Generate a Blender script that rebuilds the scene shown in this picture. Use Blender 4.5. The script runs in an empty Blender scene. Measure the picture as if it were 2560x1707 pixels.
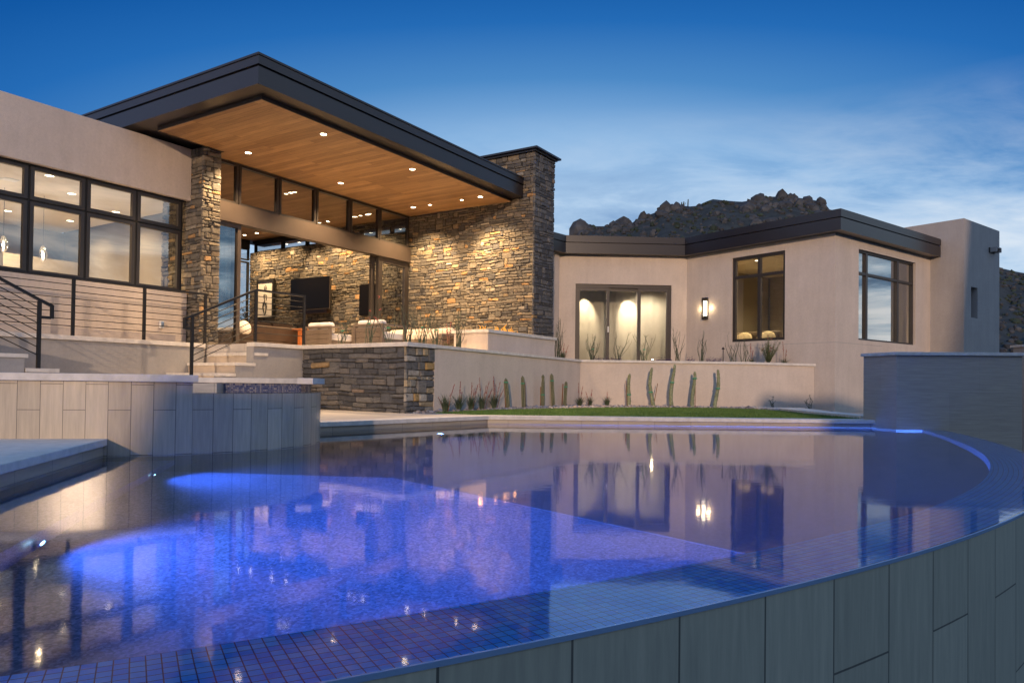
import bpy, bmesh, math, random
from mathutils import Vector, Matrix, noise
R = math.radians
random.seed(7)
scene = bpy.context.scene
COL = scene.collection

# ------------------------------------------------------------------ frames
TA, TB = R(32.4186), R(52.2153)
A1 = Vector((math.sin(TA), math.cos(TA), 0)); A2 = Vector((math.cos(TA), -math.sin(TA), 0))
B1 = Vector((math.sin(TB), math.cos(TB), 0)); B2 = Vector((math.cos(TB), -math.sin(TB), 0))
ZUP = Vector((0, 0, 1))
def A(u, v, z=0.0): return A1 * u + A2 * v + ZUP * z
SB = 1.04
def zb(z): return .65 + (z - .65) * SB
def B(u, v, z=.65): 
    p = (B1 * u + B2 * v) * SB
    return Vector((p.x, p.y, zb(z)))
def W(x, y, z=0.0): return Vector((x, y, z))

# ------------------------------------------------------------------ mesh builder
class MB:
    def __init__(s): s.v = []; s.f = []; s.uv = []; s.c = []; s.m = []; s.sm = []
    def add(s, vs, fs, uvs=None, col=None, m=0, sm=False):
        b = len(s.v); s.v += [Vector(p) for p in vs]
        for i, f in enumerate(fs):
            s.f.append([b + k for k in f]); s.uv.append(uvs[i] if uvs else None)
            s.c.append(col); s.m.append(m); s.sm.append(sm)
        return s
    def hexa(s, o, a, b, c, **k):
        o = Vector(o)
        vs = [o, o + a, o + a + b, o + b, o + c, o + a + c, o + a + b + c, o + b + c]
        return s.add(vs, [(0, 3, 2, 1), (4, 5, 6, 7), (0, 1, 5, 4), (1, 2, 6, 5), (2, 3, 7, 6), (3, 0, 4, 7)], **k)
    def abox(s, u0, u1, v0, v1, z0, z1, **k):
        return s.hexa(A(u0, v0, z0), A1 * (u1 - u0), A2 * (v1 - v0), ZUP * (z1 - z0), **k)
    def bbox(s, u0, u1, v0, v1, z0, z1, **k):
        return s.hexa(B(u0, v0, z0), B1 * (u1 - u0) * SB, B2 * (v1 - v0) * SB, ZUP * (z1 - z0) * SB, **k)
    def box(s, x0, x1, y0, y1, z0, z1, **k):
        return s.hexa(W(x0, y0, z0), W(x1 - x0, 0), W(0, y1 - y0), ZUP * (z1 - z0), **k)
    def prism(s, poly, z0, z1, **k):
        n = len(poly)
        za = z0 if isinstance(z0, (list, tuple)) else [z0] * n
        zc = z1 if isinstance(z1, (list, tuple)) else [z1] * n
        vs = [W(p[0], p[1], za[i]) for i, p in enumerate(poly)] + [W(p[0], p[1], zc[i]) for i, p in enumerate(poly)]
        fs = [tuple(range(n - 1, -1, -1)), tuple(range(n, 2 * n))] + [(i, (i + 1) % n, n + (i + 1) % n, n + i) for i in range(n)]
        return s.add(vs, fs, **k)
    def strip(s, pts, width, z0, z1, side=1, **k):
        """a band of given width along a polyline (xy), extruded z0..z1 (z per point allowed)"""
        P = [Vector((p[0], p[1])) for p in pts]; n = len(P); off = []
        for i in range(n):
            d0 = (P[i] - P[i - 1]).normalized() if i else (P[1] - P[0]).normalized()
            d1 = (P[i + 1] - P[i]).normalized() if i < n - 1 else d0
            n0 = Vector((-d0.y, d0.x)); n1 = Vector((-d1.y, d1.x)); b = (n0 + n1).normalized()
            off.append(P[i] + b * (side * width / max(.3, b.dot(n0))))
        za = z0 if isinstance(z0, (list, tuple)) else [z0] * n
        zc = z1 if isinstance(z1, (list, tuple)) else [z1] * n
        vs = []
        for i in range(n):
            vs += [W(P[i].x, P[i].y, za[i]), W(off[i].x, off[i].y, za[i]), W(off[i].x, off[i].y, zc[i]), W(P[i].x, P[i].y, zc[i])]
        fs = [(0, 1, 2, 3), tuple(4 * (n - 1) + j for j in (3, 2, 1, 0))]
        L = 0
        for i in range(n - 1):
            a, b = 4 * i, 4 * (i + 1)
            fs += [(a, a + 3, b + 3, b), (a + 1, b + 1, b + 2, a + 2), (a + 3, a + 2, b + 2, b + 3), (a, b, b + 1, a + 1)]
        return s.add(vs, fs, **k)
    def tube(s, pts, rad, n=6, cap=True, **k):
        pts = [Vector(p) for p in pts]; m = len(pts)
        rad = rad if isinstance(rad, (list, tuple)) else [rad] * m
        k.setdefault('sm', True)
        vs = []; t = (pts[1] - pts[0]).normalized()
        x = t.orthogonal().normalized()
        for i in range(m):
            if i: t = (pts[min(i + 1, m - 1)] - pts[i - 1]).normalized()
            x = (x - t * x.dot(t)).normalized(); y = t.cross(x)
            for j in range(n):
                a = 2 * math.pi * j / n
                vs.append(pts[i] + (x * math.cos(a) + y * math.sin(a)) * rad[i])
        fs = []
        for i in range(m - 1):
            for j in range(n):
                fs.append((i * n + j, i * n + (j + 1) % n, (i + 1) * n + (j + 1) % n, (i + 1) * n + j))
        if cap: fs += [tuple(range(n - 1, -1, -1)), tuple((m - 1) * n + j for j in range(n))]
        return s.add(vs, fs, **k)
    def bar(s, p, q, w, h=None, **k):
        """square bar from p to q; w across (horizontal), h vertical"""
        p, q = Vector(p), Vector(q); h = h or w; t = (q - p).normalized()
        x = t.cross(ZUP)
        x = x.normalized() if x.length > 1e-4 else Vector(A1)
        y = x.cross(t).normalized()
        return s.hexa(p - x * w / 2 - y * h / 2, x * w, y * h, q - p, **k)
    def lathe(s, prof, c=(0, 0, 0), n=16, axis=ZUP, closed=False, **k):
        c = Vector(c); ax = Vector(axis).normalized(); x = ax.orthogonal().normalized(); y = ax.cross(x)
        k.setdefault('sm', True); vs = []; m = len(prof)
        for r, z in prof:
            for j in range(n):
                a = 2 * math.pi * j / n; vs.append(c + ax * z + (x * math.cos(a) + y * math.sin(a)) * max(r, 1e-4))
        fs = [(i * n + j, i * n + (j + 1) % n, (i + 1) * n + (j + 1) % n, (i + 1) * n + j) for i in range(m - 1) for j in range(n)]
        if closed: fs += [((m - 1) * n + j, (m - 1) * n + (j + 1) % n, (j + 1) % n, j) for j in range(n)]
        else: fs += [tuple(range(n - 1, -1, -1)), tuple((m - 1) * n + j for j in range(n))]
        return s.add(vs, fs, **k)
    def build(s, name, mats, parent=None, fix=True, bevel=0.0):
        off = OFF.get(parent.name, Vector()) if parent else Vector()
        me = bpy.data.meshes.new(name)
        me.from_pydata([tuple(p - off) for p in s.v], [], s.f)
        mats = mats if isinstance(mats, (list, tuple)) else [mats]
        for m in mats: me.materials.append(m)
        ca = me.color_attributes.new('Col', 'FLOAT_COLOR', 'CORNER') if any(c is not None for c in s.c) else None
        uvl = me.uv_layers.new(name='UVMap')
        for p in me.polygons:
            i = p.index; p.material_index = s.m[i]; p.use_smooth = s.sm[i]
            if ca:
                c = s.c[i] or (.5, .5, .5)
                for l in p.loop_indices: ca.data[l].color = (c[0], c[1], c[2], 1)
            if s.uv[i]:
                for l, q in zip(p.loop_indices, s.uv[i]): uvl.data[l].uv = q
            else:
                nrm = p.normal
                if abs(nrm.z) > .7: ta, tb = A1, A2
                else:
                    ta = Vector((-nrm.y, nrm.x, 0)).normalized(); tb = ZUP
                    if ta.x < 0: ta = -ta
                for l in p.loop_indices:
                    q = me.vertices[me.loops[l].vertex_index].co + off
                    uvl.data[l].uv = (q.dot(ta), q.dot(tb))
        if fix:
            bm = bmesh.new(); bm.from_mesh(me); bmesh.ops.recalc_face_normals(bm, faces=bm.faces); bm.to_mesh(me); bm.free()
        o = bpy.data.objects.new(name, me); COL.objects.link(o)
        if parent: o.parent = parent; OFF[o.name] = off
        if bevel:
            b = o.modifiers.new('Bevel', 'BEVEL'); b.width = bevel; b.segments = 2; b.limit_method = 'ANGLE'; b.angle_limit = R(40)
        return o
OFF = {}
def tag(o, label=None, cat=None, group=None, kind=None):
    if label: o['label'] = label
    if cat: o['category'] = cat
    if group: o['group'] = group
    if kind: o['kind'] = kind
    return o
def thing(name, loc, label, cat, group=None):
    o = bpy.data.objects.new(name, None); COL.objects.link(o); o.location = Vector(loc); o.empty_display_size = .1
    OFF[o.name] = Vector(loc); return tag(o, label, cat, group)

# ------------------------------------------------------------------ materials
def nt(name):
    m = bpy.data.materials.new(name); m.use_nodes = True; t = m.node_tree; t.nodes.clear()
    out = t.nodes.new('ShaderNodeOutputMaterial'); return m, t, out
def N(t, typ, **k):
    n = t.nodes.new(typ)
    for a, b in k.items():
        if a.startswith('i_'): n.inputs[a[2:].replace('_', ' ')].default_value = b
        else: setattr(n, a, b)
    return n
def ramp(t, src, stops):
    r = N(t, 'ShaderNodeValToRGB'); e = r.color_ramp.elements
    while len(e) < len(stops): e.new(.5)
    for k, (p, c) in enumerate(stops): e[k].position = p; e[k].color = (*c, 1) if len(c) == 3 else c
    t.links.new(src, r.inputs[0]); return r.outputs[0]
def rgb(*c): return (*c, 1)
def basic(name, color, rough=.6, metal=0, var=.12, scale=6, bump=0, bscale=80, spec=.5, var2=None, coord='Object', stretch=None):
    m, t, out = nt(name); L = t.links.new
    p = N(t, 'ShaderNodeBsdfPrincipled', i_Roughness=rough, i_Metallic=metal); p.inputs['Specular IOR Level'].default_value = spec
    tc = N(t, 'ShaderNodeTexCoord'); src = tc.outputs[coord]
    if stretch:
        mp = N(t, 'ShaderNodeMapping'); mp.inputs['Scale'].default_value = stretch; L(src, mp.inputs[0]); src = mp.outputs[0]
    nz = N(t, 'ShaderNodeTexNoise', i_Scale=scale, i_Detail=6.0, i_Roughness=.6); L(src, nz.inputs['Vector'])
    c0 = tuple(x * (1 - var) for x in color); c1 = tuple(min(1, x * (1 + var)) for x in color)
    L(ramp(t, nz.outputs[0], [(.3, c0), (.7, c1 if not var2 else var2)]), p.inputs['Base Color'])
    if bump:
        nb = N(t, 'ShaderNodeTexNoise', i_Scale=bscale, i_Detail=4.0); L(src, nb.inputs['Vector'])
        b = N(t, 'ShaderNodeBump', i_Strength=bump, i_Distance=.01); L(nb.outputs[0], b.inputs['Height']); L(b.outputs[0], p.inputs['Normal'])
    L(p.outputs[0], out.inputs[0]); return m
def emis(name, color, strength):
    m, t, out = nt(name); e = N(t, 'ShaderNodeEmission', i_Color=rgb(*color), i_Strength=strength); t.links.new(e.outputs[0], out.inputs[0]); return m
def tiles(name, col, bw, rh, mortar=(.12, .12, .11), swap=False, offset=.37, msize=.004, rough=.45, var=.12, grain=None, spec=.5, bump=.25, gscale=2.0):
    """rectangular stone tiles on UV metres; swap puts the long side upright"""
    m, t, out = nt(name); L = t.links.new
    p = N(t, 'ShaderNodeBsdfPrincipled', i_Roughness=rough); p.inputs['Specular IOR Level'].default_value = spec
    uv = N(t, 'ShaderNodeUVMap', uv_map='UVMap'); src = uv.outputs[0]
    if swap:
        sx = N(t, 'ShaderNodeSeparateXYZ'); cx = N(t, 'ShaderNodeCombineXYZ'); L(src, sx.inputs[0]); L(sx.outputs[1], cx.inputs[0]); L(sx.outputs[0], cx.inputs[1]); src = cx.outputs[0]
    br = N(t, 'ShaderNodeTexBrick', offset=offset, offset_frequency=2, squash=1.0)
    br.inputs['Scale'].default_value = 1; br.inputs['Brick Width'].default_value = bw; br.inputs['Row Height'].default_value = rh
    br.inputs['Mortar Size'].default_value = msize; br.inputs['Mortar Smooth'].default_value = .1
    br.inputs['Color1'].default_value = rgb(*[c * (1 - var) for c in col]); br.inputs['Color2'].default_value = rgb(*[min(1, c * (1 + var)) for c in col]); br.inputs['Mortar'].default_value = rgb(*mortar)
    L(src, br.inputs[0])
    mp = N(t, 'ShaderNodeMapping'); mp.inputs['Scale'].default_value = grain or (1.2, 14, 1); L(src, mp.inputs[0])
    nz = N(t, 'ShaderNodeTexNoise', i_Scale=gscale, i_Detail=8.0, i_Roughness=.65); L(mp.outputs[0], nz.inputs['Vector'])
    mx = N(t, 'ShaderNodeMix', data_type='RGBA', blend_type='MULTIPLY'); mx.inputs[0].default_value = 1
    L(br.outputs[0], mx.inputs[6]); L(ramp(t, nz.outputs[0], [(.25, (.74, .74, .74)), (.75, (1.12, 1.1, 1.06))]), mx.inputs[7])
    L(mx.outputs[2], p.inputs['Base Color'])
    b = N(t, 'ShaderNodeBump', i_Strength=bump, i_Distance=.004); b.invert = True; L(br.outputs[1], b.inputs['Height']); L(b.outputs[0], p.inputs['Normal'])
    L(p.outputs[0], out.inputs[0]); return m

M = {}
def stucco_mat(name, color):
    m = basic(name, color, .85, var=.07, scale=1.3, bump=.5, bscale=120, spec=.2); t = m.node_tree; L = t.links.new
    p = [n for n in t.nodes if n.type == 'BSDF_PRINCIPLED'][0]; src = p.inputs['Base Color'].links[0].from_socket
    tc = N(t, 'ShaderNodeTexCoord'); mp = N(t, 'ShaderNodeMapping'); mp.inputs['Scale'].default_value = (3.2, 3.2, .35); L(tc.outputs['Object'], mp.inputs[0])
    nz = N(t, 'ShaderNodeTexNoise', i_Scale=1.6, i_Detail=7.0, i_Roughness=.65); L(mp.outputs[0], nz.inputs['Vector'])
    nf = N(t, 'ShaderNodeTexNoise', i_Scale=22.0, i_Detail=5.0, i_Roughness=.7); L(tc.outputs['Object'], nf.inputs['Vector'])
    a = N(t, 'ShaderNodeMix', data_type='RGBA', blend_type='MULTIPLY'); a.inputs[0].default_value = 1; L(src, a.inputs[6]); L(ramp(t, nz.outputs[0], [(.30, (.935, .93, .925)), (.62, (1.02, 1.02, 1.02))]), a.inputs[7])
    b = N(t, 'ShaderNodeMix', data_type='RGBA', blend_type='MULTIPLY'); b.inputs[0].default_value = 1; L(a.outputs[2], b.inputs[6]); L(ramp(t, nf.outputs[0], [(.30, (.93, .93, .93)), (.70, (1.05, 1.05, 1.05))]), b.inputs[7])
    L(b.outputs[2], p.inputs['Base Color']); return m
M['stucco'] = stucco_mat('stucco', (.60, .515, .445))
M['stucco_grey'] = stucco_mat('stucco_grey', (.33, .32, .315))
M['tower_stucco'] = stucco_mat('tower_stucco', (.40, .365, .34))
M['coping'] = basic('travertine_coping', (.62, .58, .53), .6, var=.14, scale=9, bump=.2, bscale=60)
M['deck'] = tiles('travertine_deck', (.55, .51, .47), .61, .405, mortar=(.36, .33, .3), rough=.38, var=.07, grain=(1, 5, 1), msize=.005)
M['fascia'] = basic('bronze_fascia', (.020, .016, .018), .30, metal=.1, var=.10, scale=1.2, spec=.7)
M['frame'] = basic('bronze_frame', (.050, .043, .040), .4, metal=.3, var=.1, scale=3)
M['frame_lite'] = basic('beam_bronze', (.085, .066, .056), .42, metal=.35, var=.1, scale=2)
M['black'] = basic('black_iron', (.018, .017, .018), .45, metal=.4, var=.2, scale=20)
M['gap'] = basic('dark_joint', (.01, .01, .01), .8)
M['spa_tile'] = tiles('spa_tile', (.50, .43, .34), .61, .176, mortar=(.17, .15, .13), swap=True, rough=.22, var=.09, offset=.36, msize=.003)
M['weir_tile'] = tiles('weir_tile', (.40, .40, .325), .80, .385, mortar=(.10, .10, .09), swap=True, rough=.5, var=.08, offset=.43, msize=.004)
M['wall_tile'] = tiles('wall_tile', (.40, .36, .31), 1.22, .61, mortar=(.34, .31, .28), rough=.5, var=.05, grain=(1.2, 18, 1), msize=.003, bump=.1)
M['pool_tile'] = tiles('pool_edge_tile', (.44, .38, .31), .61, .30, mortar=(.25, .22, .2), rough=.4, var=.06)
M['riser'] = tiles('riser_tile', (.52, .44, .36), .61, .4, mortar=(.4, .34, .28), rough=.5, var=.06)
M['rock'] = None
def wood_mat():
    m, t, out = nt('wood_planks'); L = t.links.new
    p = N(t, 'ShaderNodeBsdfPrincipled', i_Roughness=.5)
    uv = N(t, 'ShaderNodeUVMap', uv_map='UVMap')
    sx = N(t, 'ShaderNodeSeparateXYZ'); cx = N(t, 'ShaderNodeCombineXYZ'); L(uv.outputs[0], sx.inputs[0]); L(sx.outputs[1], cx.inputs[0]); L(sx.outputs[0], cx.inputs[1])
    br = N(t, 'ShaderNodeTexBrick', offset=.41, offset_frequency=3)
    br.inputs['Scale'].default_value = 1; br.inputs['Brick Width'].default_value = 1.7; br.inputs['Row Height'].default_value = .135
    br.inputs['Mortar Size'].default_value = .0025; br.inputs['Color1'].default_value = rgb(.25, .140, .064); br.inputs['Color2'].default_value = rgb(.42, .255, .125); br.inputs['Mortar'].default_value = rgb(.09, .05, .025)
    L(cx.outputs[0], br.inputs[0])
    mp = N(t, 'ShaderNodeMapping'); mp.inputs['Scale'].default_value = (.9, 16, 1); L(cx.outputs[0], mp.inputs[0])
    nz = N(t, 'ShaderNodeTexNoise', i_Scale=2.2, i_Detail=8.0, i_Roughness=.65); L(mp.outputs[0], nz.inputs['Vector'])
    mx = N(t, 'ShaderNodeMix', data_type='RGBA', blend_type='MULTIPLY'); mx.inputs[0].default_value = 1
    L(br.outputs[0], mx.inputs[6]); L(ramp(t, nz.outputs[0], [(.3, (.62, .6, .58)), (.7, (1.2, 1.15, 1.08))]), mx.inputs[7]); L(mx.outputs[2], p.inputs['Base Color'])
    L(p.outputs[0], out.inputs[0]); return m
M['wood'] = wood_mat()
def stone_mat():
    m, t, out = nt('ledge_stone'); L = t.links.new
    p = N(t, 'ShaderNodeBsdfPrincipled', i_Roughness=.8); p.inputs['Specular IOR Level'].default_value = .3
    at = N(t, 'ShaderNodeAttribute', attribute_name='Col'); tc = N(t, 'ShaderNodeTexCoord')
    mp = N(t, 'ShaderNodeMapping'); mp.inputs['Scale'].default_value = (1, 1, 2.2); L(tc.outputs['Object'], mp.inputs[0])
    nz = N(t, 'ShaderNodeTexNoise', i_Scale=11.0, i_Detail=9.0, i_Roughness=.7); L(mp.outputs[0], nz.inputs['Vector'])
    mx = N(t, 'ShaderNodeMix', data_type='RGBA', blend_type='MULTIPLY'); mx.inputs[0].default_value = 1
    L(at.outputs[0], mx.inputs[6]); L(ramp(t, nz.outputs[0], [(.28, (.5, .5, .5)), (.72, (1.35, 1.32, 1.28))]), mx.inputs[7]); L(mx.outputs[2], p.inputs['Base Color'])
    nb = N(t, 'ShaderNodeTexNoise', i_Scale=26.0, i_Detail=8.0, i_Roughness=.7); L(mp.outputs[0], nb.inputs['Vector'])
    b = N(t, 'ShaderNodeBump', i_Strength=.8, i_Distance=.02); L(nb.outputs[0], b.inputs['Height']); L(b.outputs[0], p.inputs['Normal'])
    L(p.outputs[0], out.inputs[0]); return m
M['rock'] = stone_mat()
M['mortar'] = basic('dark_mortar', (.035, .03, .026), .9)
def glass_mat(name, tint, k0, k1):
    m, t, out = nt(name); L = t.links.new
    tr = N(t, 'ShaderNodeBsdfTransparent', i_Color=rgb(*tint)); gl = N(t, 'ShaderNodeBsdfGlossy', i_Color=rgb(.95, .97, 1), i_Roughness=0.0)
    fr = N(t, 'ShaderNodeFresnel', i_IOR=1.5); ma = N(t, 'ShaderNodeMath', operation='MULTIPLY_ADD', use_clamp=True); ma.inputs[1].default_value = k1; ma.inputs[2].default_value = k0
    L(fr.outputs[0], ma.inputs[0]); mx = N(t, 'ShaderNodeMixShader'); L(ma.outputs[0], mx.inputs[0]); L(tr.outputs[0], mx.inputs[1]); L(gl.outputs[0], mx.inputs[2])
    L(mx.outputs[0], out.inputs[0]); return m
M['glass'] = glass_mat('window_glass', (.82, .83, .81), .16, 2.0)
M['glass_tint'] = glass_mat('tinted_glass', (.42, .44, .42), .22, 2.2)
def water_mat():
    m, t, out = nt('pool_water'); L = t.links.new
    tc = N(t, 'ShaderNodeTexCoord'); mp = N(t, 'ShaderNodeMapping'); L(tc.outputs['Object'], mp.inputs[0])
    nz = N(t, 'ShaderNodeTexNoise', i_Scale=2.4, i_Detail=3.0, i_Roughness=.55); L(mp.outputs[0], nz.inputs['Vector'])
    b = N(t, 'ShaderNodeBump', i_Strength=.05, i_Distance=.02); L(nz.outputs[0], b.inputs['Height'])
    rf = N(t, 'ShaderNodeBsdfRefraction', i_Color=rgb(.90, .95, 1), i_IOR=1.333, i_Roughness=0.0); gl = N(t, 'ShaderNodeBsdfGlossy', i_Color=rgb(1, 1, 1), i_Roughness=.05)
    L(b.outputs[0], gl.inputs['Normal'])
    fr = N(t, 'ShaderNodeFresnel', i_IOR=1.333); mx = N(t, 'ShaderNodeMixShader'); L(fr.outputs[0], mx.inputs[0]); L(rf.outputs[0], mx.inputs[1]); L(gl.outputs[0], mx.inputs[2])
    L(mx.outputs[0], out.inputs[0]); return m
M['water'] = water_mat()
def mosaic_mat(name, s, c0, c1, c2, grout, sx=1.0):
    m, t, out = nt(name); L = t.links.new
    p = N(t, 'ShaderNodeBsdfPrincipled', i_Roughness=.12)
    uv = N(t, 'ShaderNodeUVMap', uv_map='UVMap'); mp = N(t, 'ShaderNodeMapping'); mp.inputs['Scale'].default_value = (sx / s, 1 / s, 1); L(uv.outputs[0], mp.inputs[0])
    fl = N(t, 'ShaderNodeVectorMath', operation='FLOOR'); L(mp.outputs[0], fl.inputs[0])
    wn = N(t, 'ShaderNodeTexWhiteNoise', noise_dimensions='2D'); L(fl.outputs[0], wn.inputs['Vector'])
    fc = N(t, 'ShaderNodeVectorMath', operation='FRACTION'); L(mp.outputs[0], fc.inputs[0])
    sp = N(t, 'ShaderNodeSeparateXYZ'); L(fc.outputs[0], sp.inputs[0])
    gs = []
    for k in (0, 1):
        a = N(t, 'ShaderNodeMath', operation='SUBTRACT'); a.inputs[1].default_value = .5; L(sp.outputs[k], a.inputs[0])
        b = N(t, 'ShaderNodeMath', operation='ABSOLUTE'); L(a.outputs[0], b.inputs[0]); gs.append(b.outputs[0])
    mxm = N(t, 'ShaderNodeMath', operation='MAXIMUM'); L(gs[0], mxm.inputs[0]); L(gs[1], mxm.inputs[1])
    gt = N(t, 'ShaderNodeMath', operation='GREATER_THAN'); gt.inputs[1].default_value = .455; L(mxm.outputs[0], gt.inputs[0])
    nz = N(t, 'ShaderNodeTexNoise', i_Scale=.9, i_Detail=3.0); L(mp.outputs[0], nz.inputs['Vector'])
    ad = N(t, 'ShaderNodeMath', operation='MULTIPLY_ADD'); ad.inputs[1].default_value = .5; L(wn.outputs[0], ad.inputs[0])
    hf = N(t, 'ShaderNodeMath', operation='MULTIPLY'); hf.inputs[1].default_value = .5; L(nz.outputs[0], hf.inputs[0]); L(hf.outputs[0], ad.inputs[2])
    cr = ramp(t, ad.outputs[0], [(.15, c0), (.5, c1), (.85, c2)])
    mx = N(t, 'ShaderNodeMix', data_type='RGBA'); L(gt.outputs[0], mx.inputs[0]); L(cr, mx.inputs[6]); mx.inputs[7].default_value = rgb(*grout)
    L(mx.outputs[2], p.inputs['Base Color']); L(p.outputs[0], out.inputs[0]); return m
M['mosaic'] = mosaic_mat('rim_mosaic', .034, (.02, .28, .9), (.04, .42, 1), (.15, .56, 1), (.008, .02, .10))
M['spa_mosaic'] = mosaic_mat('spa_mosaic', .024, (.02, .03, .12), (.10, .12, .22), (.30, .28, .30), (.05, .04, .05))
def pebble_mat(name, c0, c1, c2, sc=38):
    m, t, out = nt(name); L = t.links.new
    p = N(t, 'ShaderNodeBsdfPrincipled', i_Roughness=.7); tc = N(t, 'ShaderNodeTexCoord')
    vo = N(t, 'ShaderNodeTexVoronoi', i_Scale=sc); L(tc.outputs['Object'], vo.inputs['Vector'])
    L(ramp(t, vo.outputs['Color'], [(.2, c0), (.55, c1), (.9, c2)]), p.inputs['Base Color'])
    L(p.outputs[0], out.inputs[0]); return m
M['pebble'] = pebble_mat('pebble_finish', (.06, .07, .10), (.125, .135, .18), (.21, .22, .28), 90)
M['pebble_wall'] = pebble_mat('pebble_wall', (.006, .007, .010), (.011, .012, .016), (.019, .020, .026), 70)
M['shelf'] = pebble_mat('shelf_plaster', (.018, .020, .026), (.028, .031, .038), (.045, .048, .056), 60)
M['grass'] = basic('grass_blade', (.075, .17, .022), .6, var=.4, scale=3, var2=(.13, .22, .04))
M['soil'] = basic('soil', (.11, .08, .06), .95, var=.3, scale=30)
M['desert'] = basic('desert_ground', (.16, .125, .095), .95, var=.3, scale=.4)
M['gravel'] = None
def attr_mat(name, rough=.8, sc=30, lo=.65, hi=1.3):
    m, t, out = nt(name); L = t.links.new
    p = N(t, 'ShaderNodeBsdfPrincipled', i_Roughness=rough); at = N(t, 'ShaderNodeAttribute', attribute_name='Col'); tc = N(t, 'ShaderNodeTexCoord')
    nz = N(t, 'ShaderNodeTexNoise', i_Scale=sc, i_Detail=6.0); L(tc.outputs['Object'], nz.inputs['Vector'])
    mx = N(t, 'ShaderNodeMix', data_type='RGBA', blend_type='MULTIPLY'); mx.inputs[0].default_value = 1
    L(at.outputs[0], mx.inputs[6]); L(ramp(t, nz.outputs[0], [(.3, (lo,) * 3), (.7, (hi,) * 3)]), mx.inputs[7]); L(mx.outputs[2], p.inputs['Base Color']); L(p.outputs[0], out.inputs[0]); return m
M['gravel'] = attr_mat('gravel')
M['boulder'] = attr_mat('granite_boulder', .9, 1.2, .6, 1.35)
M['hill'] = basic('hill_slope', (.026, .030, .026), .95, var=.55, scale=.35, bump=.6, bscale=1.2)
M['leaf'] = basic('grey_green_leaf', (.075, .105, .06), .6, var=.35, scale=8)
M['stem'] = basic('stem_green', (.06, .075, .045), .6, var=.35, scale=12)
M['bush'] = basic('bush_leaf', (.13, .15, .05), .6, var=.4, scale=10)
M['purple'] = basic('purple_leaf', (.055, .018, .07), .6, var=.4, scale=20)
M['red'] = basic('red_flower', (.30, .05, .04), .6, var=.3, scale=20)
M['stalk'] = basic('flower_stalk', (.26, .12, .07), .6, var=.25, scale=14)
def cactus_mat(name, dark, light, rib):
    m, t, out = nt(name); L = t.links.new
    p = N(t, 'ShaderNodeBsdfPrincipled', i_Roughness=.55); at = N(t, 'ShaderNodeAttribute', attribute_name='Col'); tc = N(t, 'ShaderNodeTexCoord')
    nz = N(t, 'ShaderNodeTexNoise', i_Scale=24.0, i_Detail=5.0); L(tc.outputs['Object'], nz.inputs['Vector'])
    mx = N(t, 'ShaderNodeMix', data_type='RGBA', blend_type='MULTIPLY'); mx.inputs[0].default_value = 1
    L(at.outputs[0], mx.inputs[6]); L(ramp(t, nz.outputs[0], [(.3, (.7,) * 3), (.7, (1.25,) * 3)]), mx.inputs[7]); L(mx.outputs[2], p.inputs['Base Color']); L(p.outputs[0], out.inputs[0]); return m
M['cactus'] = cactus_mat('cactus_skin', 0, 0, 0)
M['tie'] = basic('green_tie', (.02, .28, .16), .4)
M['stake'] = basic('wood_stake', (.24, .11, .05), .7)
M['cushion'] = basic('white_cushion', (.70, .66, .62), .85, var=.05, scale=5, bump=.2, bscale=40)
M['beige'] = basic('beige_cushion', (.58, .50, .42), .85, var=.06, scale=5, bump=.2, bscale=40)
M['slat'] = basic('taupe_metal', (.15, .115, .09), .45, metal=.2, var=.1, scale=4)
M['leather'] = basic('brown_leather', (.045, .024, .013), .45, var=.25, scale=6)
M['orange'] = basic('orange_wood', (.42, .13, .035), .4, var=.2, scale=6)
M['screen'] = basic('tv_screen', (.006, .005, .005), .3, spec=.2)
M['mat'] = basic('white_mat', (.80, .76, .70), .8, var=.03)
M['ink'] = basic('black_ink', (.015, .014, .014), .6)
M['int_wall'] = basic('interior_wall', (.30, .265, .21), .8, var=.04, scale=2)
M['int_ceil'] = basic('interior_ceiling', (.72, .66, .54), .8, var=.03, scale=2)
M['int_floor'] = basic('interior_floor', (.30, .25, .20), .4, var=.12, scale=3)
M['curtain'] = basic('sheer_curtain', (.62, .57, .48), .85, var=.05, scale=4)
M['white'] = basic('white_plastic', (.7, .7, .68), .4)
M['trim'] = basic('blue_grey_trim', (.30, .46, .74), .25, metal=.5, var=.05)
M['bed'] = basic('bed_linen', (.55, .47, .33), .85, var=.15, scale=8)
M['lens'] = emis('lamp_lens', (1, .80, .52), 22)
M['lens_in'] = emis('interior_lamp_lens', (1, .84, .60), 9)
M['bulb'] = emis('pendant_bulb', (1, .80, .5), 40)
M['sconce'] = emis('sconce_glow', (1, .82, .55), 6)
M['pool_lens'] = emis('pool_light_lens', (.45, .85, 1), 12)
M['flame'] = emis('flame', (1, .38, .06), 1.3)
M['crystal'] = glass_mat('clear_glass', (.8, .8, .8), .2, 2)

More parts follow.
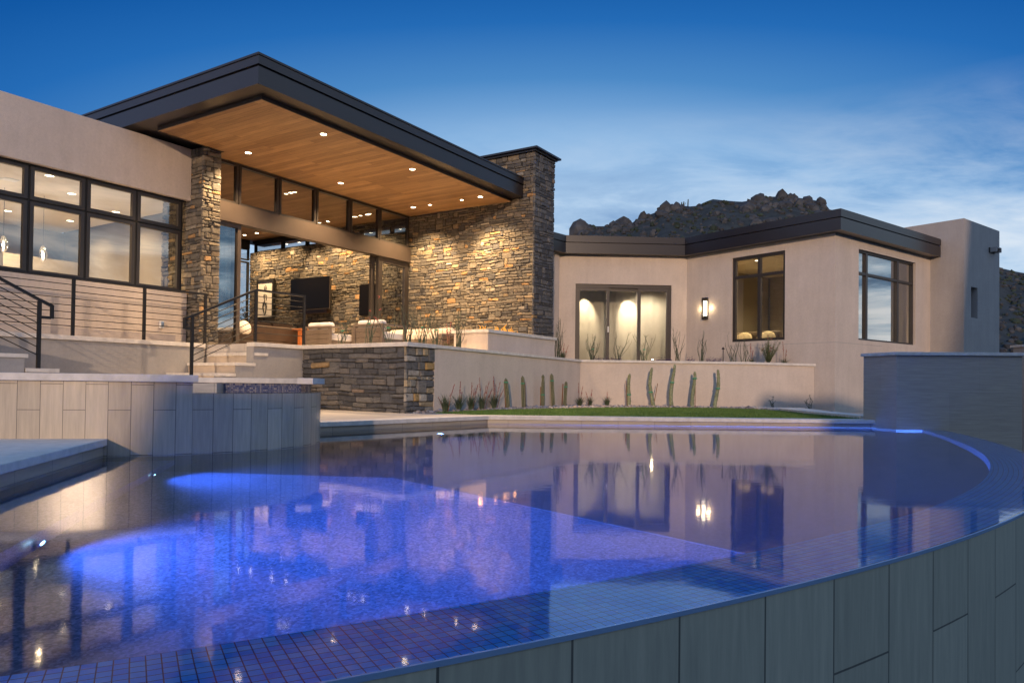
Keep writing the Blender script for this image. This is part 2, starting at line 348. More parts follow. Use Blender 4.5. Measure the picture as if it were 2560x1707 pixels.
# ------------------------------------------------------------------ lamps
def spot(parent, loc, energy, color, deg=90, blend=.6, to=(0, 0, -1), size=.03):
    d = bpy.data.lights.new('spot_lamp', 'SPOT'); d.energy = energy; d.color = color; d.spot_size = R(deg); d.spot_blend = blend; d.shadow_soft_size = size
    o = bpy.data.objects.new('lamp_beam', d); COL.objects.link(o)
    off = OFF.get(parent.name, Vector()) if parent else Vector()
    o.parent = parent; o.location = Vector(loc) - off; o.rotation_euler = Vector(to).to_track_quat('-Z', 'Y').to_euler(); return o
def point(parent, loc, energy, color, size=.03):
    d = bpy.data.lights.new('point_lamp', 'POINT'); d.energy = energy; d.color = color; d.shadow_soft_size = size
    o = bpy.data.objects.new('lamp_glow', d); COL.objects.link(o); o.parent = parent
    o.location = Vector(loc) - OFF.get(parent.name, Vector()); return o
WARM = (1.0, .66, .34)
def downlight(p, label, group, energy=25, r=.058, deg=100, to=(0, 0, -1), lens='lens', color=WARM, blend=.7):
    t = thing('recessed_light', p, label, 'ceiling light', group)
    MB().lathe([(r + .016, -.008), (r + .016, -.001), (r + .004, -.001), (r + .004, -.008)], p, 20, closed=True).build('trim_ring', M['white'] if lens == 'lens_in' else M['frame_lite'], t)
    MB().lathe([(r, -.0045), (r, -.0015)], p, 20).build('lens', M[lens], t)
    spot(t, Vector(p) + W(0, 0, -.02), energy, color, deg, blend, to)
    return t

# ------------------------------------------------------------------ stone facing
PAL = [((.120, .112, .102), 5), ((.15, .135, .115), 6), ((.18, .158, .130), 6), ((.22, .188, .145), 3.4), ((.30, .235, .155), 1.3), ((.38, .24, .12), .8), ((.32, .29, .24), .6), ((.095, .093, .095), 3)]
PAL_GREY = [((.075, .078, .085), 6), ((.105, .108, .115), 6), ((.14, .138, .135), 4), ((.16, .15, .14), 2), ((.20, .16, .13), .5), ((.30, .21, .11), .12)]
PAL_CORNER = [((.12, .12, .12), 4), ((.18, .17, .155), 4), ((.27, .25, .21), 3), ((.36, .29, .19), 1.4), ((.42, .28, .12), 1), ((.38, .35, .30), 1.5)]
def stones(mb, O, ud, n, Wd, H, seed, rows=(.04, .105), ws=(.09, .31), pal=PAL, prot=(.008, .032), ends=.03, topfn=None):
    rnd = random.Random(seed); O = Vector(O); ud = Vector(ud).normalized(); n = Vector(n).normalized()
    cols = [c for c, w in pal]; wts = [w for c, w in pal]
    bands = []; y = 0
    while y < H - .02:
        h = rnd.uniform(*rows)
        if H - y - h < .04: h = H - y
        bands.append((y, h)); y += h
    busy = {}
    for bi, (y, h) in enumerate(bands):
        x = -rnd.uniform(0, .1); 
        while x < Wd:
            w = rnd.uniform(*ws) * (0.7 + .6 * rnd.random()); x1 = x + w
            if Wd - x1 < .09: x1 = Wd + ends
            xa = max(x, -ends) if x > 0 else -ends
            skip = False
            for (a, b) in busy.get(bi, []):
                if xa < b - .01 and x1 > a + .01:
                    if a - xa > .07: x1 = a
                    else: skip = True; nx = b
            if skip: x = nx; continue
            hh = h
            if bi + 1 < len(bands) and rnd.random() < .13 and x1 - xa < .3 and h < .12:
                hh = h + bands[bi + 1][1]; busy.setdefault(bi + 1, []).append((xa, x1))
            g = .006
            ax, bx, ay, by = xa + g, x1 - g, y + g * .8, y + hh - g * .8
            def wob(px, py): return .014 * math.sin(px * 2.3 + seed) + .008 * math.sin(px * 6.1 + py * 3)
            c = rnd.choices(cols, wts)[0]; k = rnd.uniform(.88, 1.14); c = tuple(q * k for q in c)
            p = rnd.uniform(*prot); tx, ty = rnd.uniform(-.012, .012), rnd.uniform(-.010, .010)
            nx_, ny_ = 4, 3; vs = []
            ch = min(.016, (by - ay) * .28)
            xs = [ax, ax + ch, bx - ch, bx]; ys = [ay, ay + ch, by - ch, by]
            jit = [[(rnd.uniform(-.007, .007), rnd.uniform(-.006, .006), rnd.uniform(-.004, .004)) for _ in range(4)] for _ in range(4)]
            for j in range(4):
                for i in range(4):
                    ed = (i in (0, 3)) or (j in (0, 3)); co = (i in (0, 3)) and (j in (0, 3))
                    jx, jy, jz = jit[j][i]
                    px, py = xs[i] + jx, ys[j] + jy
                    if co: px += (.012 if i == 0 else -.012) * rnd.random(); py += (.012 if j == 0 else -.012) * rnd.random()
                    d = p * (.35 if ed else 1) + jz + (tx * (px - ax - (bx - ax) / 2) / max(bx - ax, .01) + ty * (j - 1.5)) * (0 if ed else 1)
                    if (xa < 0 and i == 0) or (x1 > Wd and i == 3): px = xs[i]
                    vs.append(O + ud * px + ZUP * (py + wob(px, py) * (1 if 0.03 < py < H - .05 else 0)) + n * d)
            fs = [(j * 4 + i, j * 4 + i + 1, j * 4 + i + 5, j * 4 + i + 4) for j in range(3) for i in range(3)]
            ring = [0, 1, 2, 3, 7, 11, 15, 14, 13, 12, 8, 4]
            b = len(vs); vs += [vs[q] - n * (vs[q] - O).dot(n) - n * .02 for q in ring]
            fs += [(ring[q], b + q, b + (q + 1) % 12, ring[(q + 1) % 12]) for q in range(12)]
            mb.add(vs, fs, col=c)
            x = x1
    return mb

# ================================================================== SETTING
ZT = 1.376
def arc(c, r, a0, a1, n): return [(c[0] + r * math.cos(a0 + (a1 - a0) * i / n), c[1] + r * math.sin(a0 + (a1 - a0) * i / n)) for i in range(n + 1)]
m = MB(); ring = [0, 30, 90, 260, 800, 3000, 9000]; ns = 48
vs = [W(0, 15, -1.75)]
for r in ring[1:]: vs += [W(r * math.cos(2 * math.pi * j / ns), 15 + r * math.sin(2 * math.pi * j / ns), -1.75) for j in range(ns)]
fs = [(0, 1 + j, 1 + (j + 1) % ns) for j in range(ns)]
for k in range(len(ring) - 2): fs += [(1 + k * ns + j, 1 + (k + 1) * ns + j, 1 + (k + 1) * ns + (j + 1) % ns, 1 + k * ns + (j + 1) % ns) for j in range(ns)]
tag(m.add(vs, fs).build('ground', M['desert']), kind='structure')

# pool --------------------------------------------------------------
WC = (-7.5, 14.4)
def smooth_r(tab):
    def raw(a):
        if a <= tab[0][0]: return tab[0][1]
        for (x0, y0), (x1, y1) in zip(tab, tab[1:]):
            if a <= x1: return y0 + (y1 - y0) * (a - x0) / (x1 - x0)
        return tab[-1][1]
    return lambda a: sum(raw(math.degrees(a) + k) for k in (-4, -3, -2, -1, 0, 1, 2, 3, 4)) / 9
r_out = smooth_r([(-115, 14.62), (-61, 14.65), (-54, 14.667), (-46, 14.685), (-37, 14.63), (-28, 14.545), (-20, 14.525), (-15, 14.585), (-10.7, 14.69), (-6, 14.80)])
r_in = smooth_r([(-115, 14.27), (-63, 14.30), (-58, 14.27), (-50, 14.288), (-44, 14.275), (-38, 14.215), (-30, 14.155), (-22, 14.125), (-17, 14.20), (-12, 14.34), (-6, 14.5)])
a0, a1_ = R(-10.2), R(-112)
NA = 160
def rim(rf, d=0.0): return [(WC[0] + (rf(a) + d) * math.cos(a), WC[1] + (rf(a) + d) * math.sin(a)) for a in (a0 + (a1_ - a0) * i / NA for i in range(NA + 1))]
outer, inner = rim(r_out), rim(r_in)
D1, D2 = Vector((-3.48, 6.204)), Vector((-3.032, 4.322))   # lower deck edge over the water
dd = (D2 - D1).normalized()
pA, pB, pD = Vector((-.389, 11.99)), Vector((-2.491, 9.469)), Vector((6.083, 12.199))
eE, gE = Vector((6.222, 11.741)), Vector((6.923, 11.66))
abd = (pB - pA).normalized()
# water sheet
poly = outer + [(-13.0, 2.0), (-9.0, 8.0), (-5.2, 12.6), (6.4, 12.6)]
n = len(poly)
m = MB(); m.add([W(p[0], p[1], 0) for p in poly], [tuple(range(n - 1, -1, -1))])
wat = m.build('pool_water', M['water'], fix=False); tag(wat, kind='structure')
# deep basin floor; benches and a shallow shelf around it
ZF, ZS = -.78, -.45
fp = inner + [(-13.0, 2.0), (-9.0, 8.0), (-5.2, 12.6), (6.2, 12.6)]
tag(MB().add([W(p[0], p[1], ZF) for p in fp], [tuple(range(len(fp) - 1, -1, -1))]).build('pool_floor', M['pebble'], fix=False), kind='structure')
nD_ = Vector((-dd.y, dd.x)); nD_ = nD_ if nD_.x > 0 else -nD_
bench = [D1 - dd * .3, D1 - dd * .3 + nD_ * .55, D2 + dd * 2.6 + nD_ * .55, D2 + dd * 2.6]
tag(MB().prism([(p.x, p.y) for p in bench], -1.2, ZS).build('pool_bench', M['pebble']), kind='structure')
E1, E2, E3 = Vector((-3.1, 6.02)), Vector((-.96, 5.86)), Vector((1.29, 3.46)); de = (E3 - E2).normalized()
def side_of(p): return de.x * (p[1] - E2.y) - de.y * (p[0] - E2.x)
kx = max(i for i, p in enumerate(inner) if side_of(p) > 0)
cr_ = Vector(inner[kx]); sh = [(E1.x, E1.y), (E2.x, E2.y), (cr_.x, cr_.y)] + [inner[i] for i in range(kx - 1, -1, -1)] + [(6.2, 12.5), (-4.6, 12.6), (-4.6, 6.3)]
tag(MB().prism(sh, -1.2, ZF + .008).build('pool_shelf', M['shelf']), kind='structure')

# infinity edge: mosaic rim, tiled outer wall, trim ------------------
t = thing('infinity_edge_wall', (outer[60][0], outer[60][1], -1.75), 'curved sandstone tiled infinity edge wall of the pool in the foreground', 'pool wall')
def ringband(mb, P0, P1, z0, z1, sm=True):
    vs = []; fs = []; uv = []; s_ = [0]
    for i in range(NA + 1):
        vs += [W(P0[i][0], P0[i][1], z0), W(P1[i][0], P1[i][1], z1)]
        if i: s_.append(s_[-1] + math.hypot(P1[i][0] - P1[i - 1][0], P1[i][1] - P1[i - 1][1]))
    hor = abs(z1 - z0) < .02
    for i in range(NA):
        fs.append((2 * i, 2 * i + 1, 2 * i + 3, 2 * i + 2))
        if hor: wd = math.hypot(P0[i][0] - P1[i][0], P0[i][1] - P1[i][1]); va, vb = wd, 0
        else: va, vb = z0, z1
        uv.append([(s_[i], va), (s_[i], vb), (s_[i + 1], vb), (s_[i + 1], va)])
    return mb.add(vs, fs, uvs=uv, sm=sm and not hor)
m = MB(); ringband(m, outer, outer, -1.75, -.012); m.build('tiled_face', M['weir_tile'], t, fix=False)
m = MB(); ringband(m, inner, rim(r_out, -.02), -.016, -.016); m.build('mosaic_rim', M['mosaic'], t, fix=False)
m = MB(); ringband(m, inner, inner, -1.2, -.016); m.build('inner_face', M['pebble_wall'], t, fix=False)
m = MB(); t0_, t1_ = rim(r_out, .003), rim(r_out, -.007); ringband(m, t0_, t0_, -.013, .0015); ringband(m, t0_, t1_, .0015, .0014); ringband(m, t1_, t1_, -.018, .0015); m.build('rim_trim', M['trim'], t, fix=False)

# lower left deck ----------------------------------------------------
lo = [D1 + Vector((-.02, .12)), D1, D2, D2 + dd * 3.4, D2 + dd * 3.4 + Vector((-6, 0)), D1 + Vector((-6, -.5))]
s = MB().prism([(p.x, p.y) for p in [D1 - dd * .2 + Vector((-.0, 0)), D2 + dd * 3.4, D2 + dd * 3.4 + Vector((-6, 0)), Vector((-9.5, 4.5)), Vector((-9.5, 6.4))]], -.14, .086)
tag(s.build('lower_pool_deck', M['pool_tile']), kind='structure')
tag(MB().prism([(p.x, p.y) for p in [D1 - dd * .2, D2 + dd * 3.4, D2 + dd * 3.4 + Vector((-6, 0)), Vector((-9.5, 4.5)), Vector((-9.5, 6.4))]], -1.75, -.141).build('deck_base', M['pebble_wall']), kind='structure')
nrmD = Vector((-dd.y, dd.x)); nrmD = nrmD if nrmD.x > 0 else -nrmD
e0, e1 = D1 - dd * .02 + nrmD * .03, D2 + dd * 3.4 + nrmD * .03
t = thing('deck_coping', (e0.x, e0.y, .086), 'white travertine edging slab around the small lower deck beside the spa wall', 'coping')
MB().prism([(e0.x, e0.y), (e1.x, e1.y), (e1.x - 6, e1.y), (-9.6, 4.6), (-9.6, 6.2)], .0865, .1465).build('slab', M['coping'], t, bevel=.006)

# right deck ----------------------------------------------------------
dk = [pB + abd * 2.2, pA, pD + Vector((.6, .05)), Vector((9.5, 18.5)), Vector((-4, 20.5)), Vector((-7.5, 15)), Vector((-6.6, 10.3))]
tag(MB().prism([(p.x, p.y) for p in dk], -.14, .068).build('patio_base', M['pool_tile']), kind='structure')
tag(MB().prism([(p.x, p.y) for p in dk], -1.75, -.141).build('pool_wall', M['pebble_wall']), kind='structure')
dk2 = [pB + abd * 1.9, pA, pA + Vector((.0, .42)), Vector((-.95, 12.7)), Vector((-1.3, 13.3)), Vector((-1.2, 14.2)), Vector((-4.4, 14.9)), Vector((-6.5, 10.4))]
tag(MB().prism([(p.x, p.y) for p in dk2], .0685, .122).build('pool_deck', M['deck']), kind='structure')
nl_ = Vector((abd.y, -abd.x)); nl_ = nl_ if nl_.x > 0 else -nl_
cp = [pB + abd * 2.2 + nl_ * .03, pA + Vector((.02, -.03)), pD + Vector((.14, -.03))]
t = thing('pool_coping', (pA.x, pA.y, .07), 'pale travertine coping along the far edge of the pool below the lawn', 'coping')
MB().strip([(p.x, p.y) for p in cp], .36, .0695, .131).build('coping_stone', M['coping'], t, bevel=.005)

# lawn, gravel ---------------------------------------------------------
lawn = [(-.45, 12.36), (6.05, 12.56), (5.95, 14.6), (6.05, 16.2), (5.75, 17.3), (5.0, 17.75), (4.2, 17.72), (3.2, 17.5), (2.28, 17.12), (1.4, 16.3), (.5, 15.5), (-.42, 14.55), (-1.0, 13.6), (-1.36, 13.0)]
tag(MB().prism(lawn, .0695, .128).build('lawn_base', M['grass']), kind='structure')
def inside(p, poly):
    c = False; j = len(poly) - 1
    for i in range(len(poly)):
        a, b = poly[i], poly[j]
        if (a[1] > p[1]) != (b[1] > p[1]) and p[0] < (b[0] - a[0]) * (p[1] - a[1]) / (b[1] - a[1]) + a[0]: c = not c
        j = i
    return c
rnd = random.Random(3); m = MB()
while len(m.f) < 42000:
    x, y = rnd.uniform(-1.4, 6.1), rnd.uniform(12.3, 17.8)
    if not inside((x, y), lawn): continue
    a = rnd.uniform(0, 6.28); h = rnd.uniform(.018, .034); w = .006; lx, ly = rnd.uniform(-.018, .018), rnd.uniform(-.018, .018)
    m.add([W(x - w * math.cos(a), y - w * math.sin(a), .127), W(x + w * math.cos(a), y + w * math.sin(a), .127), W(x + lx, y + ly, .128 + h)], [(0, 1, 2)])
g = m.build('lawn_grass', M['grass'], fix=False); tag(g, 'short bright green synthetic lawn behind the pool coping', 'grass', kind='stuff')
J0 = A(10.62, -8.47); BEND = W(1.749, 18.554); BEND2 = W(5.91, 18.2); WEND = W(7.62, 18.10)
ZW = [1.372, 1.307, 1.288, 1.255]
gb = [(-1.9, 12.9), (-1.36, 13.0), (-1.0, 13.6), (-.42, 14.55), (.5, 15.5), (1.4, 16.3), (2.28, 17.12), (3.2, 17.5), (4.2, 17.72), (5.0, 17.75), (5.75, 17.3), (6.05, 16.2), (7.6, 17.2), (7.6, 18.6), (1.6, 19.0), (-1.7, 13.8)]
tag(MB().prism(gb, .0695, .118).build('planting_soil', M['soil']), kind='structure')
ico = bmesh.new(); bmesh.ops.create_icosphere(ico, subdivisions=1, radius=1); ICO1 = ([v.co.copy() for v in ico.verts], [tuple(v.index for v in f.verts) for f in ico.faces]); ico.free()
ico = bmesh.new(); bmesh.ops.create_icosphere(ico, subdivisions=3, radius=1); ICO3 = ([v.co.copy() for v in ico.verts], [tuple(v.index for v in f.verts) for f in ico.faces]); ico.free()
ico = bmesh.new(); bmesh.ops.create_icosphere(ico, subdivisions=2, radius=1); ICO2 = ([v.co.copy() for v in ico.verts], [tuple(v.index for v in f.verts) for f in ico.faces]); ico.free()
GC = [(.30, .27, .26), (.22, .2, .2), (.42, .38, .36), (.16, .15, .16), (.36, .28, .24), (.28, .28, .31)]
m = MB(); cnt = 0
while cnt < 3600:
    x, y = rnd.uniform(-1.9, 7.0), rnd.uniform(12.8, 18.6)
    if not inside((x, y), gb): continue
    s = rnd.uniform(.018, .05) * (1.5 if rnd.random() < .08 else 1); rot = Matrix.Rotation(rnd.uniform(0, 6), 3, 'Z'); sx, sy, sz = s * rnd.uniform(.8, 1.3), s * rnd.uniform(.7, 1.1), s * rnd.uniform(.5, .8)
    zz = .118 + rnd.uniform(0, .035)
    m.add([rot @ Vector((v.x * sx, v.y * sy, v.z * sz)) + W(x, y, zz) for v in ICO1[0]], ICO1[1], col=rnd.choice(GC)); cnt += 1
tag(m.build('gravel', M['gravel'], fix=False), 'grey and brown river pebbles mulching the bed along the stucco wall', 'gravel', kind='stuff')
# stone kerb to the right of the lawn
t = thing('garden_kerb', (6.0, 14, .07), 'low pale concrete kerb slab along the right edge of the lawn', 'kerb')
MB().prism([(5.78, 17.45), (6.08, 16.4), (6.0, 14.6), (6.06, 12.6), (6.35, 12.6), (6.5, 14.6), (6.75, 16.4), (6.9, 17.2)], .07, .185).build('slab', M['coping'], t, bevel=.008)

# patio floor and landing ------------------------------------------------
pt = [A(-3, -12.76), A(8.83, -12.76), A(8.83, -11.36), A(10.05, -11.36), A(9.95, -8.60), A(10.62, -8.70), A(12.8, -8.80), A(15.7, -8.95), A(18, -12), A(20, -16), A(20, -20.25), A(-3, -20.25)]
tag(MB().prism([(p.x, p.y) for p in pt], .5, 1.36).build('terrace_floor', M['deck']), kind='structure')
pb = [A(12.9, -8.79), A(10.75, -8.62), W(BEND.x - .02, BEND.y + .12), W(BEND2.x, BEND2.y + .12), W(WEND.x + .1, WEND.y + .12), W(9, 22), W(3, 26), A(18.02, -12.0), A(15.7, -8.93)]
tag(MB().prism([(p.x, p.y) for p in pb], .4, 1.235).build('raised_bed', M['soil']), kind='structure')
ld = [A(3, -12.66), A(8.8, -12.66), A(8.8, -11.26), A(8.8, -10.2), A(5.0, -8.6), A(1.5, -9)]
tag(MB().prism([(p.x, p.y) for p in ld], -.5, .60).build('stair_landing', M['deck']), kind='structure')

# ================================================================== SKY
w = bpy.data.worlds.new('World'); scene.world = w; w.use_nodes = True; t = w.node_tree; t.nodes.clear(); L = t.links.new
SUN_EL, SUN_AZ = R(9.3), None
out = N(t, 'ShaderNodeOutputWorld'); bg = N(t, 'ShaderNodeBackground'); L(bg.outputs[0], out.inputs[0])
tc = N(t, 'ShaderNodeTexCoord'); sep = N(t, 'ShaderNodeSeparateXYZ'); L(tc.outputs['Generated'], sep.inputs[0])
sky = N(t, 'ShaderNodeTexSky', sky_type='NISHITA', sun_disc=False, sun_elevation=R(9.3), sun_rotation=R(184), altitude=700, air_density=1.0, dust_density=.6, ozone_density=4.0)
def mth(op, a, b=None, c=None, clamp=False):
    n = N(t, 'ShaderNodeMath', operation=op, use_clamp=clamp)
    for i, q in enumerate((a, b, c)):
        if q is None: continue
        if isinstance(q, (int, float)): n.inputs[i].default_value = q
        else: L(q, n.inputs[i])
    return n.outputs[0]
def srgb(r, g, b_): return tuple((c / 255 / 12.92) if c < 10 else ((c / 255 + .055) / 1.055) ** 2.4 for c in (r, g, b_))
el = mth('MAXIMUM', sep.outputs[2], 0.0)
eld = mth('MULTIPLY', mth('ARCSINE', el), 57.2958)
az = mth('MULTIPLY', mth('ARCTAN2', sep.outputs[0], sep.outputs[1]), 57.2958)
azd = mth('MINIMUM', mth('ABSOLUTE', mth('SUBTRACT', az, 3.0)), 50.0)
ax = mth('MULTIPLY', mth('MULTIPLY', azd, .42), mth('DIVIDE', eld, 16.0, clamp=True))
ey = mth('SUBTRACT', eld, 8.0)
dist = mth('SQRT', mth('ADD', mth('POWER', ax, 2.0), mth('POWER', ey, 2.0)))
base = ramp(t, mth('DIVIDE', dist, 50.0), [(0.0, srgb(190, 216, 240)), (.13, srgb(176, 206, 236)), (.22, srgb(136, 180, 224)), (.30, srgb(76, 137, 198)), (.375, srgb(34, 106, 181)), (.44, srgb(12, 86, 163)), (.56, srgb(24, 104, 186)), (1.0, srgb(54, 138, 214))])
skm = N(t, 'ShaderNodeMix', data_type='RGBA', blend_type='MIX'); skm.inputs[0].default_value = .03
bsc = N(t, 'ShaderNodeMix', data_type='RGBA', blend_type='MULTIPLY'); bsc.inputs[0].default_value = 1; L(base, bsc.inputs[6]); bsc.inputs[7].default_value = rgb(7.2, 7.2, 7.2)
L(bsc.outputs[2], skm.inputs[6]); L(sky.outputs[0], skm.inputs[7])
den = mth('ADD', el, .15); px = mth('DIVIDE', sep.outputs[0], den); py = mth('DIVIDE', sep.outputs[1], den)
cx = N(t, 'ShaderNodeCombineXYZ'); L(px, cx.inputs[0]); L(py, cx.inputs[1])
mp = N(t, 'ShaderNodeMapping'); mp.inputs['Scale'].default_value = (.62, 1.0, 1); mp.inputs['Rotation'].default_value = (0, 0, R(24)); mp.inputs['Location'].default_value = (1.7, .4, 0); L(cx.outputs[0], mp.inputs[0])
nz = N(t, 'ShaderNodeTexNoise', i_Scale=1.0, i_Detail=8.0, i_Roughness=.55, i_Distortion=.3); L(mp.outputs[0], nz.inputs['Vector'])
nz2 = N(t, 'ShaderNodeTexNoise', i_Scale=3.4, i_Detail=8.0, i_Roughness=.62, i_Distortion=.4); L(mp.outputs[0], nz2.inputs['Vector'])
nm = mth('ADD', mth('MULTIPLY', nz.outputs[0], .60), mth('MULTIPLY', nz2.outputs[0], .40))
low = mth('SUBTRACT', 1.0, mth('DIVIDE', mth('SUBTRACT', eld, 11.0), 10.0), clamp=True)
side = mth('DIVIDE', mth('ADD', az, 24.0), 34.0, clamp=True)
sider = mth('DIVIDE', mth('SUBTRACT', az, 34.0), 30.0, clamp=True)
cov = mth('MULTIPLY', low, side)
fw = mth('MULTIPLY', mth('DIVIDE', mth('SUBTRACT', nm, .47), .16, clamp=True), mth('MULTIPLY', cov, mth('MULTIPLY_ADD', sider, .2, .78)))
fd = mth('MULTIPLY', mth('DIVIDE', mth('SUBTRACT', .52, nm), .16, clamp=True), mth('MULTIPLY', cov, mth('MULTIPLY_ADD', sider, .2, .78)))
def cmix(src, col, f, k=7.2):
    n = N(t, 'ShaderNodeMix', data_type='RGBA'); L(f, n.inputs[0]); L(src, n.inputs[6]); n.inputs[7].default_value = rgb(*[c * k for c in col]); return n.outputs[2]
# afterglow of the sunken sun behind the viewer, and the lit cloud bank to the right
aza = mth('ABSOLUTE', az)
glow = mth('MULTIPLY', mth('DIVIDE', mth('SUBTRACT', aza, 62.0), 40.0, clamp=True), mth('SUBTRACT', 1.0, mth('DIVIDE', eld, 85.0), clamp=True))
g0 = cmix(skm.outputs[2], srgb(176, 190, 214), mth('MULTIPLY', glow, .85), 9.0)
bank = mth('MULTIPLY', mth('MULTIPLY', mth('DIVIDE', mth('SUBTRACT', az, 50.0), 25.0, clamp=True), mth('DIVIDE', mth('SUBTRACT', 140.0, az), 30.0, clamp=True)), mth('SUBTRACT', 1.0, mth('DIVIDE', mth('SUBTRACT', eld, 18.0), 14.0), clamp=True))
c1 = cmix(g0, srgb(70, 122, 182), mth('MULTIPLY', fd, mth('SUBTRACT', 1.0, bank))); c2 = cmix(c1, srgb(226, 236, 246), mth('MULTIPLY', fw, mth('SUBTRACT', 1.0, bank)))
mpb = N(t, 'ShaderNodeMapping'); mpb.inputs['Scale'].default_value = (3.0, 3.0, 13.0); mpb.inputs['Rotation'].default_value = (R(14), 0, 0); L(tc.outputs['Generated'], mpb.inputs[0])
nzb = N(t, 'ShaderNodeTexNoise', i_Scale=1.7, i_Detail=9.0, i_Roughness=.6, i_Distortion=.8); L(mpb.outputs[0], nzb.inputs['Vector'])
strk = ramp(t, nzb.outputs[0], [(.36, srgb(70, 98, 132)), (.47, srgb(116, 148, 176)), (.56, srgb(186, 208, 224)), (.66, srgb(246, 250, 252))])
bk = N(t, 'ShaderNodeMix', data_type='RGBA', blend_type='MULTIPLY'); bk.inputs[0].default_value = 1; L(strk, bk.inputs[6]); bk.inputs[7].default_value = rgb(8.6, 8.6, 8.6)
bm_ = N(t, 'ShaderNodeMix', data_type='RGBA'); L(bank, bm_.inputs[0]); L(c2, bm_.inputs[6]); L(bk.outputs[2], bm_.inputs[7]); c2 = bm_.outputs[2]
L(c2, bg.inputs[0]); bg.inputs[1].default_value = .14
sd = bpy.data.lights.new('sun', 'SUN'); sd.energy = 2.0; sd.angle = R(0.5); sd.color = (1, .70, .47)
so = bpy.data.objects.new('sun', sd); COL.objects.link(so); so.rotation_euler = Vector((.072, 1, -.163)).to_track_quat('-Z', 'Y').to_euler()
SUNO = so
hx = [(-60, 4.2), (-3.7, 4.8), (-3.2, 6.6), (-1.8, 6.6), (-1.0, 6.7), (4.6, 6.7), (5.3, 8.3), (8.6, 8.1), (11.0, 8.1), (11.9, 15), (30, 17), (70, 9), (110, -1.7)]  # unseen hill added behind the camera, heights shaped to block the low sun
m = MB(); vs = []; fs = []; ys = [(-24, -1.8), (-27, None), (-30, 1), (-36, .9), (-50, .5), (-70, -.1)]
for i, (x, h) in enumerate(hx):
    for (y, k) in ys: vs.append(W(x + .072 * (y - 5) * 0 - 2.5 + .072 * 0, y, -1.8 if k in (-1.8, -.1) else (h * .55 if k is None else h * k)))
n6 = len(ys); fs = [(i * n6 + j, (i + 1) * n6 + j, (i + 1) * n6 + j + 1, i * n6 + j + 1) for i in range(len(hx) - 1) for j in range(n6 - 1)]
tag(m.add(vs, fs).build('sun_block_hill', M['desert'], fix=False), kind='structure')

# ================================================================== WINDOWS
def xy2(p): return Vector((p[0], p[1], 0))
def window(parent, P0, P1, z0, z1, nrm, fw=.055, fd=.07, glass='glass', frame='frame', name='window', bars=(), label=None):
    """framed pane between two plan points; nrm points outwards; the pane is a sub-part"""
    P0, P1 = xy2(P0), xy2(P1); d = (P1 - P0).normalized(); Wd = (P1 - P0).length; nrm = Vector(nrm).normalized()
    m = MB(); o = P0 + ZUP * z0 - nrm * fd / 2; H = z1 - z0
    m.hexa(o, d * fw, nrm * fd, ZUP * H); m.hexa(o + d * (Wd - fw), d * fw, nrm * fd, ZUP * H)
    m.hexa(o + d * fw, d * (Wd - 2 * fw), nrm * fd, ZUP * fw); m.hexa(o + d * fw + ZUP * (H - fw), d * (Wd - 2 * fw), nrm * fd, ZUP * fw)
    for (kind, pos, wd) in bars:
        if kind == 'v': m.hexa(o + d * (pos - wd / 2) + ZUP * fw, d * wd, nrm * fd, ZUP * (H - 2 * fw))
        else: m.hexa(o + d * fw + ZUP * (pos - wd / 2), d * (Wd - 2 * fw), nrm * (fd - .004), ZUP * wd)
    f = m.build(name, M[frame], parent)
    p = MB(); b = P0 + ZUP * z0
    p.add([b + d * fw * .8 + ZUP * fw * .8, b + d * (Wd - fw * .8) + ZUP * fw * .8, b + d * (Wd - fw * .8) + ZUP * (H - fw * .8), b + d * fw * .8 + ZUP * (H - fw * .8)], [(0, 1, 2, 3)])
    p.build('pane', M[glass], f, fix=False)
    if label: f['label'] = label
    return f

# ================================================================== KITCHEN WING (left)
kw = thing('kitchen_wing', A(6, -13.4, 1.36), 'long flat roofed stucco wing at left with a band of lit windows', 'building')
m = MB()
m.abox(-3, 8.826, -13.65, -13.40, 1.30, 2.405)
m.abox(-3, 8.855, -13.75, -13.37, 4.283, 5.335)
m.build('wall', M['stucco'], kw, bevel=.012)
MB().abox(-3, 9.6, -20.2, -13.752, 4.75, 5.12).build('roof', M['stucco_grey'], kw)
MB().abox(-3, 9.6, -20.2, -13.66, 4.452, 4.72).build('ceiling', M['int_ceil'], kw)
m = MB(); m.abox(-3, 9.75, -20.25, -20.05, 1.36, 4.45); m.abox(9.68, 9.79, -20.04, -14.35, 1.36, 5.28)
m.abox(7.9, 9.67, -19.3, -19.15, 1.36, 3.6)
m.build('interior_wall', M['int_wall'], kw)
m = MB(); m.abox(-3, 8.83, -13.575, -13.545, 2.405, 2.44); mul_u = [3.14, 4.07, 5.0, 5.93, 6.865, 7.80, 8.74]
for u in mul_u: m.abox(u - .016, u + .016, -13.57, -13.50, 2.42, 4.27)
m.abox(3.15, 8.73, -13.567, -13.504, 3.672 - .014, 3.672 + .014); m.abox(3.1, 8.80, -13.60, -13.46, 4.262, 4.281)
m.build('mullion', M['gap'], kw)
for i in range(6):
    ua, ub = mul_u[i] + .02, mul_u[i + 1] - .02
    for za, zc in ((2.44, 3.655), (3.69, 4.262)):
        window(kw, A(ua, -13.53), A(ub, -13.53), za, zc, A2, fw=.062, fd=.075)
MB().abox(6.37, 6.62, -15.66, -15.44, 4.438, 4.4525).build('ceiling_vent', M['white'], kw)
